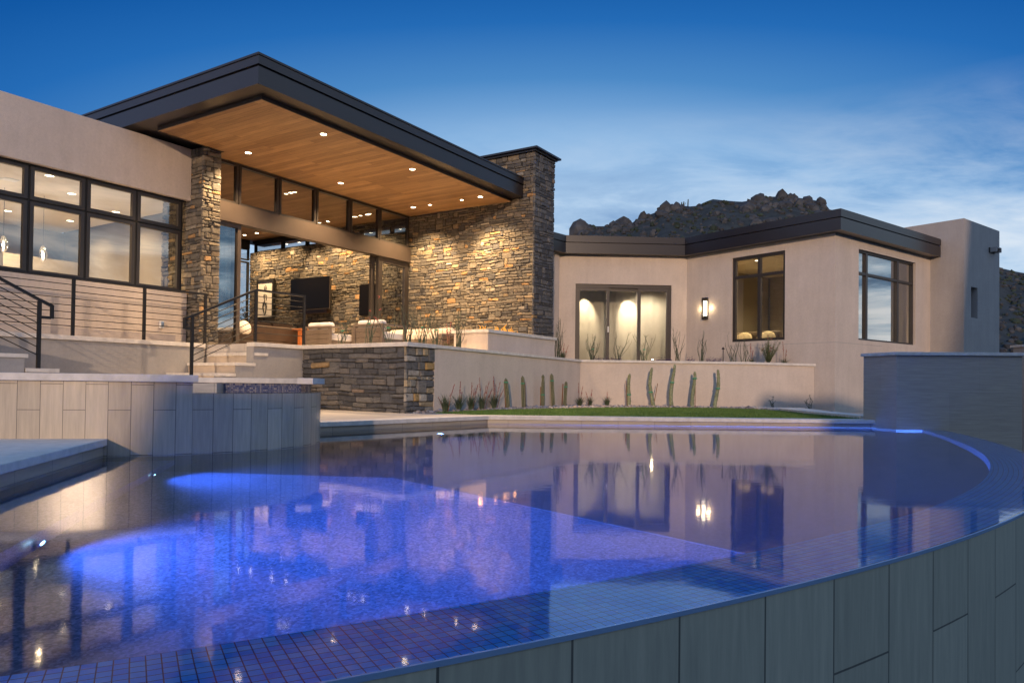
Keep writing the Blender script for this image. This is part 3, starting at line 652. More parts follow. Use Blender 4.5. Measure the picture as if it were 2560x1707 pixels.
# kitchen lights
kl = [(6.75, -14.59), (7.65, -15.6), (8.95, -18.3), (7.70, -18.5), (9.0, -16.4), (5.6, -16.6)]
kn = ['ceiling light just inside the upper middle kitchen window', 'second ceiling light deeper behind the upper middle kitchen window', 'ceiling light seen low in the second kitchen window from the left', 'ceiling light seen through the lower left kitchen window', 'small ceiling light at the upper corner of the third lower kitchen window', 'ceiling light hidden high inside the left kitchen window']
for (u, v), lb in zip(kl, kn):
    downlight(A(u, v, 4.45), 'lit round ' + lb, 'kitchen ceiling lights', energy=170 if u > 8.5 else 560, r=.075, deg=150, lens='lens_in', color=(1, .72, .42), blend=.9)
def pendant(p, label):
    t = thing('pendant_lamp', p, label, 'pendant lamp', 'glass pendants in the kitchen'); p = Vector(p)
    MB().tube([p + W(0, 0, .16), p + W(0, 0, 4.452 - p.z)], .004, 5).build('cord', M['black'], t)
    MB().lathe([(.012, .19), (.035, .16), (.075, .06), (.085, 0), (.06, -.09), (.02, -.14), (.004, -.15)], p, 14).build('glass_shade', M['crystal'], t, fix=False)
    MB().lathe([(.012, .05), (.024, .02), (.02, -.02), (.006, -.04)], p, 10).build('bulb', M['bulb'], t)
    point(t, p + W(0, 0, -.06), 6, (1, .8, .5))
pendant(A(6.72, -16.3, 3.30), 'glowing glass pendant lamp in the leftmost visible kitchen window')
pendant(A(7.45, -16.3, 3.22), 'glowing glass pendant lamp in the second kitchen window from the left')
t = thing('outdoor_outlet', A(8.274, -13.39, 1.74), 'small grey outdoor power outlet box on the stucco wall under the kitchen windows', 'outlet')
MB().abox(8.235, 8.315, -13.3995, -13.345, 1.665, 1.81).build('box', M['white'], t, bevel=.008)
MB().abox(8.25, 8.30, -13.345, -13.33, 1.69, 1.79).build('cover', M['crystal'], t)

# stone column -------------------------------------------------------------
t = thing('stone_column', A(9.04, -13.2, 1.36), 'slim ledgestone column between the kitchen windows and the patio opening', 'column')
MB().abox(8.87, 9.215, -14.33, -12.985, 1.33, 5.33).build('core', M['mortar'], t)
m = MB(); stones(m, A(8.865, -14.35, 1.36), A2, -A1, 1.37, 3.97, 11, rows=(.05, .11), ws=(.11, .30), ends=.015)
stones(m, A(8.845, -12.98, 1.36), A1, A2, .39, 3.97, 12, rows=(.05, .11), ws=(.09, .24), ends=.02)
stones(m, A(9.21, -14.35, 1.36), A2, A1, 1.37, 3.97, 13, rows=(.05, .11), ws=(.11, .30), ends=.01)
m.build('stone_facing', M['rock'], t)

# ================================================================== STONE CHIMNEY WALL
t = thing('stone_chimney_wall', A(16, -10, 1.36), 'tall ledgestone chimney and wall running from the patio into the living room', 'stone wall')
m = MB(); m.abox(15.66, 16.62, -11.45, -9.335, 1.0, 6.52); m.abox(15.66, 16.1, -20.3, -11.45, 1.0, 4.90); m.abox(15.66, 16.1, -13.45, -11.45, 4.90, 5.33)
m.build('core', M['mortar'], t)
m = MB()
stones(m, A(15.655, -20.3, 1.36), A2, -A1, 6.85, 3.56, 21)
stones(m, A(15.655, -13.45, 1.36), A2, -A1, 2.05, 3.97, 22)
stones(m, A(15.655, -11.40, 1.36), A2, -A1, 2.07, 5.17, 23, ends=.02)
stones(m, A(15.64, -9.34, 1.20), A1, A2, 1.02, 5.33, 24, ends=.02, rows=(.05, .13), ws=(.12, .36), pal=PAL_GREY)
m.build('stone_facing', M['rock'], t)
m = MB(); m.abox(15.50, 16.78, -11.6, -9.19, 6.575, 6.62); m.abox(15.57, 16.70, -11.52, -9.26, 6.53, 6.574)
m.build('chimney_cap', M['fascia'], t)

# ================================================================== PAVILION (roof, soffit, glazing)
pv = thing('living_pavilion', A(12, -13.5, 1.36), 'tall open living pavilion with a broad dark flat roof and wood plank soffit', 'building')
rf = MB()
RU0, RV0 = 7.50, -9.62
def roofpoly(i): return [(p.x, p.y) for p in (A(RU0 + i, RV0 - i), A(15.58, RV0 - i), A(15.58, -11.66), A(16.9, -11.66), A(16.9, -21.2), A(RU0 + i, -21.2))]
rf.prism(roofpoly(.0), 5.72, 5.86); rf.prism(roofpoly(-.018), 5.861, 5.895); rf.prism(roofpoly(.045), 5.685, 5.719); rf.prism(roofpoly(.012), 5.40, 5.684)
roof = rf.build('roof', M['fascia'], pv)
sf = MB(); WU, WV = 7.86, -9.985
sf.add([A(WU, WV, 5.335), A(15.60, WV, 5.335), A(15.60, -13.35, 5.335), A(9.3, -13.35, 5.335), A(9.3, -12.94, 5.335), A(WU, -12.94, 5.335)], [(0, 5, 4, 3, 2, 1)])
sf.add([A(9.80, -13.52, 5.335), A(15.9, -13.52, 5.335), A(15.9, -20.3, 5.335), A(9.80, -20.3, 5.335)], [(0, 3, 2, 1)])
sf.build('wood_soffit', M['wood'], pv, fix=False)
m = MB(); m.abox(WU - .012, 15.60, WV, WV + .012, 5.328, 5.399); m.abox(WU - .012, WU, -12.94, WV - .0005, 5.328, 5.399); m.abox(WU, 9.29, -12.955, -12.941, 5.328, 5.399); m.abox(9.79, 16.0, -13.5, -13.36, 5.332, 5.399)
m.build('soffit_trim', M['frame_lite'], pv)
# clerestory windows over the beam
cm_ = [9.25, 9.98, 11.06, 12.17, 13.31, 14.39, 15.585]
for i in range(6): window(pv, A(cm_[i] + .012, -13.42), A(cm_[i + 1] - .012, -13.42), 4.445, 5.325, A2, fw=.05, fd=.10, glass='glass_tint', name='clerestory_window')
m = MB(); m.abox(9.24, 15.60, -13.56, -13.32, 4.04, 4.44); m.abox(9.24, 15.60, -13.50, -13.30, 4.03, 4.045)
m.build('beam', M['frame_lite'], pv)
window(pv, A(9.25, -13.42), A(10.06, -13.42), 1.38, 4.03, A2, fw=.085, fd=.10, glass='glass_tint', frame='frame_lite', name='sliding_door')
window(pv, A(9.30, -13.54), A(10.02, -13.54), 1.38, 4.03, A2, fw=.07, fd=.05, glass='glass_tint', frame='frame_lite', name='sliding_door')
window(pv, A(14.21, -13.42), A(15.58, -13.42), 1.38, 4.03, A2, fw=.0, fd=.02, glass='glass_tint', frame='frame', name='sliding_door') if False else None
window(pv, A(14.36, -13.42), A(15.585, -13.42), 1.38, 4.03, A2, fw=.15, fd=.10, glass='glass_tint', frame='frame', name='fixed_window')
window(pv, A(14.21, -13.53), A(15.4, -13.53), 1.38, 4.03, A2, fw=.14, fd=.07, glass='glass', frame='frame', name='sliding_door')
# back of the living room: glazing and strip windows over the stone wall
MB().abox(9.80, 15.62, -20.42, -20.30, 5.05, 5.40).build('header', M['gap'], pv)
bu = [9.82, 11.3, 12.75, 14.2, 15.62]
for i in range(4):
    window(pv, A(bu[i], -20.36), A(bu[i + 1], -20.36), 1.38, 4.62, -A2, fw=.05, fd=.09, frame='gap', name='back_window', glass='crystal')
    window(pv, A(bu[i], -20.36), A(bu[i + 1], -20.36), 4.66, 5.05, -A2, fw=.04, fd=.09, frame='gap', name='back_window', glass='crystal')
bv = [-20.25, -18.88, -17.74, -16.6, -15.4, -14.2, -13.5]
for i in range(6): window(pv, A(15.80, bv[i]), A(15.80, bv[i + 1]), 4.925, 5.24, -A1, fw=.045, fd=.10, frame='gap', name='strip_window', glass='crystal')
MB().abox(15.72, 15.9, -20.3, -13.5, 5.242, 5.332).build('strip_header', M['gap'], pv)
# downlights
pl = [((9.58, -10.37), 'recessed light in the patio soffit nearest the roof corner'), ((9.58, -12.56), 'recessed light in the patio soffit beside the stone column'), ((12.16, -12.56), 'recessed light in the middle of the patio soffit above the beam'), ((12.16, -10.37), 'recessed light in the middle of the patio soffit near the front fascia'),
      ((14.82, -12.59), 'round recessed light at the inner end of the soffit row by the stone wall'), ((14.82, -10.41), 'round recessed light at the outer end of the soffit row by the stone wall')]
for (u, v), lb in pl: downlight(A(u, v, 5.335), 'lit ' + lb, 'patio soffit lights', energy=760, deg=122)
for (u, v, v2, z2), lb in [((14.83, -12.03, -12.10, 3.5), 'sparkling small wall washer aimed at the stone wall, left of the pair'), ((14.835, -11.0, -10.85, 3.7), 'sparkling small wall washer aimed at the stone wall, right of the pair')]:
    to = A(15.63, v2, z2) - A(u, v, 5.33); downlight(A(u, v, 5.335), 'lit ' + lb, 'stone wall washers', energy=520, r=.04, deg=44, to=to, blend=.8)
il = [(12.17, -14.46, 'ceiling light seen through the third clerestory pane, left of two'), (12.17, -14.15, 'ceiling light seen through the third clerestory pane, right of two'), (14.85, -14.73, 'ceiling light at the left of three behind the fifth clerestory pane'), (14.82, -14.51, 'ceiling light in the middle of three behind the fifth clerestory pane'), (14.80, -14.14, 'ceiling light at the right of three behind the fifth clerestory pane'),
      (14.89, -16.22, 'sparkling ceiling light low in the fourth clerestory pane'), (14.91, -15.88, 'ceiling light right of the sparkling one in the fourth clerestory pane'), (14.95, -19.71, 'ceiling light in the living room far corner, left of two'), (14.945, -19.10, 'ceiling light in the living room far corner, right of two')]
il.append((14.92, -18.1, 'added wall washer between the corner pair and the television, unseen behind the beam'))  # washer added to fill a dark gap on the stone wall
for u, v, lb in il:
    wash = u > 13
    downlight(A(u, v, 5.335), 'lit ' + lb, 'living room ceiling lights', energy=260 if wash else 150, r=.05, deg=95 if wash else 100, to=(A(15.7, v - .15, 3.4) - A(u, v, 5.33)) if wash else (0, 0, -1), blend=.8)
downlight(A(14.9, -17.4, 5.335), 'lit added wall washer above the television, unseen behind the beam', 'living room ceiling lights', energy=400, r=.05, deg=60, to=A(15.7, -17.0, 3.6) - A(14.9, -17.4, 5.33), blend=.8)  # extra unseen washer, added to light the television wall

# living room contents ---------------------------------------------------
t = thing('television', A(15.55, -17.2, 2.878), 'large black flat television mounted on the stone living room wall', 'television')
MB().abox(15.42, 15.47, -18.05, -16.30, 2.878, 3.855).build('cabinet', M['gap'], t, bevel=.006)
MB().abox(15.412, 15.4195, -18.03, -16.32, 2.90, 3.84).build('screen', M['screen'], t)
m = MB(); m.abox(15.405, 15.42, -18.05, -16.30, 2.868, 2.8775); m.abox(15.405, 15.42, -16.2995, -16.29, 2.868, 3.855); m.build('metal_rim', M['slat'], t)
MB().abox(15.47, 15.62, -17.5, -16.9, 3.1, 3.6).build('bracket', M['gap'], t)
t = thing('soundbar', A(15.5, -17, 2.75), 'long dark soundbar under the television', 'speaker')
MB().abox(15.44, 15.62, -17.69, -16.44, 2.752, 2.86).build('body', M['leather'], t, bevel=.01)
t = thing('framed_drawing', A(15.55, -19.37, 2.69), 'black framed ink drawing of a figure on the stone wall left of the television', 'picture')
m = MB(); fy0, fy1, fz0, fz1 = -19.78, -18.97, 2.69, 3.95
m.abox(15.50, 15.60, fy0, fy0 + .05, fz0, fz1); m.abox(15.50, 15.60, fy1 - .05, fy1, fz0, fz1); m.abox(15.50, 15.60, fy0 + .05, fy1 - .05, fz0, fz0 + .05); m.abox(15.50, 15.60, fy0 + .05, fy1 - .05, fz1 - .05, fz1)
m.build('frame', M['gap'], t)
MB().abox(15.53, 15.56, fy0 + .051, fy1 - .051, fz0 + .051, fz1 - .051).build('paper', M['mat'], t)
m = MB()
def ink(pts, rads): m.tube([A(15.524, -19.375 + a, 3.32 + b) for a, b in pts], rads, 6)
ink([(-.02, .14), (-.05, .05), (-.01, -.05), (-.07, -.14), (-.10, -.26), (-.05, -.42), (-.01, -.53)], [.006, .022, .016, .03, .026, .018, .004])
ink([(.02, -.12), (.07, -.24), (.04, -.4), (0, -.53)], [.012, .028, .016, .004]); ink([(-.02, -.13), (.06, -.14), (.10, -.12)], [.02, .022, .006])
ink([(.0, .16), (.06, .12), (.07, .0), (.05, -.06)], [.005, .014, .010, .004]); ink([(-.06, .06), (-.07, .13), (-.02, .17)], [.006, .012, .005])
ink([(-.1, .29), (-.03, .31), (.0, .37), (-.04, .41), (-.06, .36), (-.02, .30), (.03, .29), (.06, .36), (.02, .44), (-.01, .46)], [.004, .01, .012, .008, .007, .008, .011, .010, .008, .004])
m.build('ink_figure', M['ink'], t)
t = thing('dark_wall_panel', A(15.55, -14.8, 2.6), 'dark panel on the stone wall partly hidden by the sliding door post', 'wall panel')
MB().abox(15.50, 15.61, -15.18, -14.2, 2.61, 3.51).build('panel', M['screen'], t, bevel=.01)
def sofa(base, yaw, Wd, label, fab, frame, group=None, H=.72, nb=2, D=.85, armh=.55):
    t = thing('sofa', base, label, 'sofa', group); b = Vector(base); f = Matrix.Rotation(yaw, 3, 'Z')
    def bx(x0, x1, y0, y1, z0, z1): 
        q = MB(); q.hexa(b + f @ W(x0, y0, z0), f @ W(x1 - x0, 0), f @ W(0, y1 - y0), ZUP * (z1 - z0)); return q
    bx(-Wd / 2, Wd / 2, -D / 2, D / 2, .08, .26).build('base', M[frame], t, bevel=.02)
    bx(-Wd / 2, Wd / 2, D / 2 - .16, D / 2, .262, H - .06).build('back', M[frame], t, bevel=.03)
    for s in (-1, 1): bx(min(s * Wd / 2, s * (Wd / 2 - .14)), max(s * Wd / 2, s * (Wd / 2 - .14)), -D / 2, D / 2 - .165, .262, armh).build('arm', M[frame], t, bevel=.03)
    iw = Wd - .3
    for k in range(nb):
        x0 = -iw / 2 + iw * k / nb + .01; x1 = -iw / 2 + iw * (k + 1) / nb - .01
        bx(x0, x1, -D / 2 + .01, D / 2 - .30, .265, .42).build('seat_cushion', M[fab], t, bevel=.05)
        q = MB(); o = b + f @ W(x0, D / 2 - .33, .425); q.hexa(o, f @ W(x1 - x0, 0), f @ W(0, .15), ZUP * (H - .40) + f @ W(0, .04)); q.build('back_cushion', M[fab], t, bevel=.05)
    return t
yA2 = math.atan2(A2.y, A2.x)
sofa(A(11.5, -14.75, 1.36), math.atan2(A1.y, A1.x) + math.pi, 2.3, 'dark brown leather sofa inside the living room behind the railing', 'leather', 'leather', H=.70, nb=3)
t = thing('white_pillow', A(10.75, -14.4, 1.95), 'rounded white pillow on the back of the brown leather sofa', 'pillow')
MB().lathe([(.02, -.10), (.14, -.08), (.19, 0), (.14, .07), (.03, .10)], A(10.80, -14.2, 1.90), 14, axis=A2 + ZUP * .6).build('pillow', M['cushion'], t)
t = thing('orange_stool', A(12.4, -14.1, 1.36), 'orange timber leg table behind the railing end post', 'side table')
m = MB(); m.abox(12.34, 12.42, -14.15, -14.05, 1.362, 1.93); m.build('leg', M['orange'], t)
m = MB(); m.abox(12.92, 13.0, -14.15, -14.05, 1.362, 1.93); m.build('leg', M['orange'], t)
MB().abox(12.30, 13.04, -14.35, -13.85, 1.932, 1.97).build('table_top', M['orange'], t, bevel=.006)

# patio furniture -----------------------------------------------------------
def armchair(base, label):
    t = thing('armchair', base, label, 'armchair', 'patio armchairs'); b = Vector(base)
    def q(u0, u1, v0, v1, z0, z1): return MB().hexa(b + A1 * u0 + A2 * v0 + ZUP * z0, A1 * (u1 - u0), A2 * (v1 - v0), ZUP * (z1 - z0))
    m = MB()
    for z0, z1 in ((.10, .20), (.205, .305), (.31, .41)): m.hexa(b + A1 * .008 + A2 * -.33 + ZUP * z0, A1 * .022, A2 * .66, ZUP * (z1 - z0))
    for v0, v1 in ((-.41, -.335), (.335, .41)): m.hexa(b + A2 * v0, A1 * .05, A2 * (v1 - v0), ZUP * .43)
    m.hexa(b + A2 * -.41 + ZUP * .431, A1 * .05, A2 * .82, ZUP * .05)
    m.build('back_panel', M['slat'], t, bevel=.006)
    for s in (-1, 1):
        v = .375 * s
        MB().hexa(b + A1 * .052 + A2 * (v - .035) + ZUP * .44, A1 * .68, A2 * .07, ZUP * .035).build('armrest', M['slat'], t, bevel=.005)
        MB().hexa(b + A1 * .68 + A2 * (v - .03), A1 * .05, A2 * .06, ZUP * .438).build('leg', M['slat'], t, bevel=.004)
    q(.05, .72, -.335, .335, .10, .17).build('seat_frame', M['slat'], t)
    q(.09, .74, -.33, .33, .172, .33).build('seat_cushion', M['cushion'], t, bevel=.04)
    MB().hexa(b + A1 * .06 + A2 * -.335 + ZUP * .335, A1 * .17, A2 * .67, ZUP * .225 - A1 * .02).build('back_cushion', M['cushion'], t, bevel=.045)
    return t
armchair(A(10.8, -11.80, 1.362), 'slatted back patio armchair with white cushions, next to the railing')
armchair(A(10.8, -10.33, 1.362), 'slatted back patio armchair with white cushions, nearer the stone pier corner')
sofa(A(13.05, -10.95, 1.362), yA2, 2.2, 'low patio sofa with beige cushions facing the armchairs', 'beige', 'slat', H=.54, nb=3, armh=.40)

# fire feature ----------------------------------------------------------------
t = thing('fire_bench', A(14.3, -9, 1.3), 'low stucco fire trough bench with a pale stone top beside the chimney', 'fire pit')
MB().abox(12.80, 15.74, -9.66, -8.75, 1.25, 1.755).build('body', M['stucco'], t, bevel=.008)
m = MB(); m.abox(12.76, 15.78, -8.98, -8.71, 1.756, 1.825); m.abox(12.76, 13.0, -9.70, -8.981, 1.756, 1.825); m.abox(13.001, 15.6, -9.70, -9.26, 1.756, 1.825); m.build('top_slab', M['coping'], t, bevel=.005)
m = MB(); m.abox(13.001, 15.6, -9.259, -8.981, 1.70, 1.76); m.build('burner_tray', M['black'], t)
rf_ = random.Random(5)
for k, (u, h, w_) in enumerate([(12.98 + .12, .13, .05), (13.68, .17, .05), (14.08, .24, .06), (14.22, .15, .05), (14.5, .09, .04)]):
    t2 = thing('flame', A(u, -9.1, 1.76), ['small orange flame at the left end of the fire trough', 'orange flame second from the left in the fire trough', 'tallest orange flame of the fire trough', 'orange flame just right of the tallest one', 'lowest small flame near the right end of the trough'][k], 'flame', 'flames of the fire trough')
    m = MB(); b = A(u, -9.1, 1.762)
    for s_ in range(5):
        o = b + A1 * rf_.uniform(-.12, .12) + A2 * rf_.uniform(-.05, .05); hh = h * rf_.uniform(.5, 1) + .06
        m.tube([o, o + W(rf_.uniform(-.02, .02), 0, hh * .4), o + W(rf_.uniform(-.03, .03), 0, hh * .75), o + W(rf_.uniform(-.04, .04), 0, hh)], [w_ * .3, w_ * .36, w_ * .2, .002], 7)
    m.build('flame_tongue', M['flame'], t2); point(t2, b + W(0, 0, .14), 1.6, (1, .45, .12), .05)

# ================================================================== RETAINING WALLS, PIER, STAIRS
def coping_wall(name, label, pts, z0, z1, mat, thick=.25, side=1, lip=.04, ct=.075, cat='wall'):
    t = thing(name, (pts[0][0], pts[0][1], z0), label, cat); zc = z1 if isinstance(z1, (list, tuple)) else [z1] * len(pts)
    MB().strip(pts, thick, z0, [z - ct - .001 for z in zc], side).build('wall', M[mat], t)
    P = [Vector((p[0], p[1])) for p in pts]; o = []
    for i in range(len(P)):
        d0 = (P[i] - P[i - 1]).normalized() if i else (P[1] - P[0]).normalized(); d1 = (P[i + 1] - P[i]).normalized() if i < len(P) - 1 else d0
        n0, n1 = Vector((-d0.y, d0.x)), Vector((-d1.y, d1.x)); b = (n0 + n1).normalized(); o.append(P[i] - b * (side * lip / max(.3, b.dot(n0))))
    MB().strip([(p.x, p.y) for p in o], thick + lip, [z - ct for z in zc], zc, side).build('coping', M['coping'], t, bevel=.005)
    return t
def a2(u, v): p = A(u, v); return (p.x, p.y)
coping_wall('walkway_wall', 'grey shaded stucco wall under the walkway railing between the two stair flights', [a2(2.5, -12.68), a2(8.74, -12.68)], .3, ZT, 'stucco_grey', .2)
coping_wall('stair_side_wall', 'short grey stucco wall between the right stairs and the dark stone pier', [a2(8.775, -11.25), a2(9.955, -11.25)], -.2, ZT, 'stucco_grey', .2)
# pier
P0, P1, P2 = A(9.94, -11.25), A(9.80, -8.42), A(10.62, -8.46)
t = thing('stone_pier', (P1.x, P1.y, .07), 'dark grey ledgestone retaining wall under the patio with a lighter corner', 'stone wall')
n1 = Vector(((P1 - P0).y, -(P1 - P0).x, 0)).normalized(); n1 = n1 if n1.dot(A1) < 0 else -n1
n2 = Vector(((P2 - P1).y, -(P2 - P1).x, 0)).normalized(); n2 = n2 if n2.dot(A2) > 0 else -n2
cpts = [P0 - n1 * .04 + (P0 - P0), P1 - n1 * .04 - n2 * .04, P2 - n2 * .04]
MB().strip([(p.x, p.y) for p in cpts], .22, .0, 1.295, 1).build('core', M['mortar'], t)
m = MB(); e1_ = (P1 - P0).normalized(); e2_ = (P2 - P1).normalized(); l1, l2 = (P1 - P0).length, (P2 - P1).length
stones(m, P0 - n1 * .03 + ZUP * .07, e1_, n1, l1 - .02, 1.23, 31, rows=(.06, .135), ws=(.16, .46), pal=PAL_GREY, prot=(.008, .04), ends=.012)
stones(m, P1 - n2 * .03 + ZUP * .07, e2_, n2, l2, 1.23, 32, rows=(.06, .16), ws=(.09, .28), pal=PAL_CORNER, prot=(.012, .04), ends=.018)
m.build('stone_facing', M['rock'], t)
cq = [P0 + n1 * .055 , P1 + n1 * .055 + n2 * .055, P2 + n2 * .055]
MB().strip([(p.x, p.y) for p in cq], .36, 1.301, ZT, 1).build('coping', M['coping'], t, bevel=.005)
coping_wall('planter_wall', 'long pale stucco retaining wall behind the lawn with cacti standing before it', [(A(10.63, -8.46).x, A(10.63, -8.46).y), (BEND.x, BEND.y), (BEND2.x, BEND2.y), (WEND.x, WEND.y)], .0, ZW, 'stucco', .2, ct=.06)
# stairs
def flight(name, label, steps, v0, v1, mat='riser'):
    t = thing(name, A(steps[0][0], v0, .6), label, 'stairs')
    for (u0, u1, z, lo) in steps:
        m = MB(); m.abox(u0, u1, v0 + .01, v1 - .045, lo, z - .056); m.build('riser', M['riser'], t)
        MB().abox(u0 - (.03 if name[0] == 'r' else 0), u1 + (0 if name[0] == 'r' else .03), v0 + .005, v1, z - .055, z).build('tread', M['coping'], t, bevel=.004)
    m = MB()
    for (u0, u1, z, lo) in steps: m.abox(u0 + .012, u1 - .001 if name[0] == 'r' else u1 - .012, v1 - .044, v1 - .02, lo, z - .0565)
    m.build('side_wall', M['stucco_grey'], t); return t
flight('right_stairs', 'pale stone steps climbing right to the patio under the right handrail', [(7.97, 8.394, .79, .1), (8.395, 8.819, .988, .1), (8.82, 9.1, 1.185, .1)], -12.67, -11.235)
flight('left_stairs', 'pale stone steps climbing left at the picture edge under the left handrail', [(4.99, 5.41, .80, .1), (4.55, 4.989, 1.0, .1), (4.1, 4.549, 1.19, .1), (3.2, 4.099, 1.372, .1)], -12.67, -11.33)

# railings --------------------------------------------------------------------
def rail(name, label, posts, runs, extra=None, nb=7):
    """posts: (u, v, zbottom, ztop); runs: pairs of ((u,v,z),(u,v,z)) for the handrail, bars hang below"""
    b = posts[0]; t = thing(name, A(b[0], b[1], b[2]), label, 'railing', 'black iron railings')
    for (u, v, z0, z1) in posts: MB().abox(u - .024, u + .024, v - .02, v + .02, z0, z1).build('post', M['black'], t)
    m = MB(); bars = MB()
    for (p, q) in runs:
        m.bar(A(*p), A(*q), .05, .035)
        for k in range(1, nb + 1):
            d = .115 * k
            bars.tube([A(p[0], p[1], p[2] - d), A(q[0], q[1], q[2] - d)], .0075, 6)
    if extra:
        for p, q in extra: m.bar(A(*p), A(*q), .042, .042)
    m.build('handrail', M['black'], t); bars.build('rail_bars', M['black'], t); return t
zr = 2.345
rail('walkway_railing', 'black horizontal bar railing along the walkway below the kitchen windows', [(3.85, -12.72, ZT, zr - .018), (5.07, -12.72, ZT, zr - .018), (6.30, -12.72, ZT, zr - .018), (7.535, -12.72, ZT, zr - .018), (8.775, -12.72, ZT, zr - .018)], [((2.6, -12.72, zr), (8.80, -12.72, zr))])
rail('left_stair_railing', 'black sloping stair railing at the left picture edge with a looped end', [(5.19, -11.42, .80, 1.775), (3.2, -11.42, 1.36, 2.72)], [((3.2, -11.42, 2.74), (5.19, -11.42, 1.793))], [((5.19, -11.42, 1.793), (5.36, -11.42, 1.72)), ((5.36, -11.42, 1.738), (5.36, -11.42, 1.535)), ((5.34, -11.42, 1.545), (5.19, -11.42, 1.545))])
rail('patio_stair_railing', 'black railing rising along the right stairs and turning level onto the patio', [(7.617, -11.40, .60, 1.755), (8.925, -11.40, ZT, 2.36), (10.04, -11.34, ZT, 2.355)], [((7.617, -11.40, 1.773), (8.925, -11.40, 2.372)), ((8.925, -11.40, 2.372), (10.06, -11.34, 2.372))], [((7.617, -11.40, 1.773), (7.473, -11.40, 1.715)), ((7.473, -11.40, 1.73), (7.473, -11.40, 1.535)), ((7.49, -11.40, 1.545), (7.61, -11.40, 1.545))])

# ================================================================== SPA
SC, SR = (-3.533, 7.776), 1.44
t = thing('spa', (SC[0], SC[1], 0), 'raised round spa with a pale tiled curved wall spilling into the pool', 'spa')
tl = R(-62); NS = 40
path = [(-9.0, 5.25), (-4.284, 6.06), (-3.48, 6.204), (-3.15, 6.315), (-2.95, 6.415)] + arc(SC, SR, tl, R(75), NS)
def wallband(mb, P, z0, z1, **k):
    s_ = 0; vs = []; fs = []; uv = []
    for i, p in enumerate(P):
        if i: s_ += math.hypot(p[0] - P[i - 1][0], p[1] - P[i - 1][1])
        vs += [W(p[0], p[1], z0), W(p[0], p[1], z1)]; uv.append(s_)
    for i in range(len(P) - 1): fs.append((2 * i, 2 * i + 2, 2 * i + 3, 2 * i + 1))
    uvs = [[(uv[i], z0), (uv[i + 1], z0), (uv[i + 1], z1), (uv[i], z1)] for i in range(len(P) - 1)]
    return mb.add(vs, fs, uvs=uvs, **k)
# index on the arc where the high wall stops and the low spill edge begins
kH = 5
hi = path[:kH + 1]; lowp = path[kH:]
m = MB(); wallband(m, path, -1.2, -.14, sm=True); m.build('pebble_base', M['pebble_wall'], t, fix=False)
m = MB(); wallband(m, hi, -.14, .636, sm=True); wallband(m, lowp, -.14, .537, sm=True)
# spill lip and inner face
inn = arc(SC, SR - .14, tl + (R(75) - tl) * (kH - 5) / NS, R(75), NS - (kH - 5))
vs = [W(p[0], p[1], .537) for p in lowp] + [W(p[0], p[1], .535) for p in inn]; nn = len(lowp)
m.add(vs, [(i, i + 1, nn + i + 1, nn + i) for i in range(nn - 1)])
e = lowp[0]; f_ = inn[0]; m.add([W(e[0], e[1], .537), W(f_[0], f_[1], .535), W(f_[0], f_[1], .636), W(e[0], e[1], .636)], [(0, 1, 2, 3)])
m.build('tiled_wall', M['spa_tile'], t, fix=False)
hl = [Vector(p) for p in hi]
MB().strip([(-9.0, 5.215), (-4.278, 6.025), (-3.474, 6.170), (-3.13, 6.282), (-2.95, 6.375), (-2.795, 6.475)], .30, .637, .70, 1).build('front_coping', M['coping'], t, bevel=.004)
back = arc(SC, SR - .10, R(-8), R(262), 54)
m = MB(); wallband(m, back, .3, .628, sm=True); m.build('mosaic_band', M['spa_mosaic'], t, fix=False)
MB().strip(arc(SC, SR - .13, R(-9), R(262), 54), .17, .629, .692, -1).build('back_coping', M['coping'], t, bevel=.004)
n_ = 40; m = MB(); m.add([W(SC[0] + (SR - .002) * math.cos(2 * math.pi * i / n_), SC[1] + (SR - .002) * math.sin(2 * math.pi * i / n_), .541) for i in range(n_)], [tuple(range(n_))]); m.build('spa_water', M['water'], t, fix=False)
tag(MB().prism([a2(2.2, -11), (-9, 5.7), (-4.6, 6.45), (-4.62, 7.2), (-4.3, 8.4), (-3.6, 8.86), a2(7.9, -9.5), a2(8.0, -11.2), a2(3, -11.4)], -.3, .62).build('spa_deck', M['deck']), kind='structure')

# ================================================================== POOL LIGHTS
def pool_light(p, nrm, d, label, e, r, color=(.05, .17, 1), deg=138):
    t = thing('pool_light', p, label, 'pool light', 'underwater pool lights'); p = Vector(p); d = Vector(d).normalized(); nrm = Vector(nrm).normalized()
    MB().lathe([(r + .014, -.01), (r + .014, .012), (r + .002, .016), (r + .001, .008)], p, 20, axis=nrm, closed=True).build('bezel', M['trim'], t)
    MB().lathe([(r, .002), (r * .9, .012), (r * .3, .016)], p, 20, axis=nrm).build('lens', M['pool_lens'], t)
    o = spot(t, p + nrm * .05, e, color, deg, 1.0, d, .03)
    ld = o.data; ld.use_nodes = True; tr = ld.node_tree; em = tr.nodes['Emission']          # lens that throws its beam far: a gentler falloff than a bare bulb
    fo = tr.nodes.new('ShaderNodeLightFalloff'); fo.inputs['Strength'].default_value = 1.0; ma = tr.nodes.new('ShaderNodeMath'); ma.operation = 'MULTIPLY_ADD'
    ma.inputs[1].default_value = .16; tr.links.new(fo.outputs['Quadratic'], ma.inputs[0]); tr.links.new(fo.outputs['Constant'], ma.inputs[2]); tr.links.new(ma.outputs[0], em.inputs['Strength'])
PN = (nrmD.x, nrmD.y)
pool_light(W(-2.205, 3.415, -.575), (PN[0], PN[1], 0), (PN[0], PN[1], -.10), 'bright round underwater light low on the bench along the lower deck', 700, .036)
pool_light(W(-2.745, 5.58, -.575), (PN[0], PN[1], 0), (PN[0], PN[1] * .6, -.10), 'bright underwater light before the foot of the tiled spa wall', 700, .03)
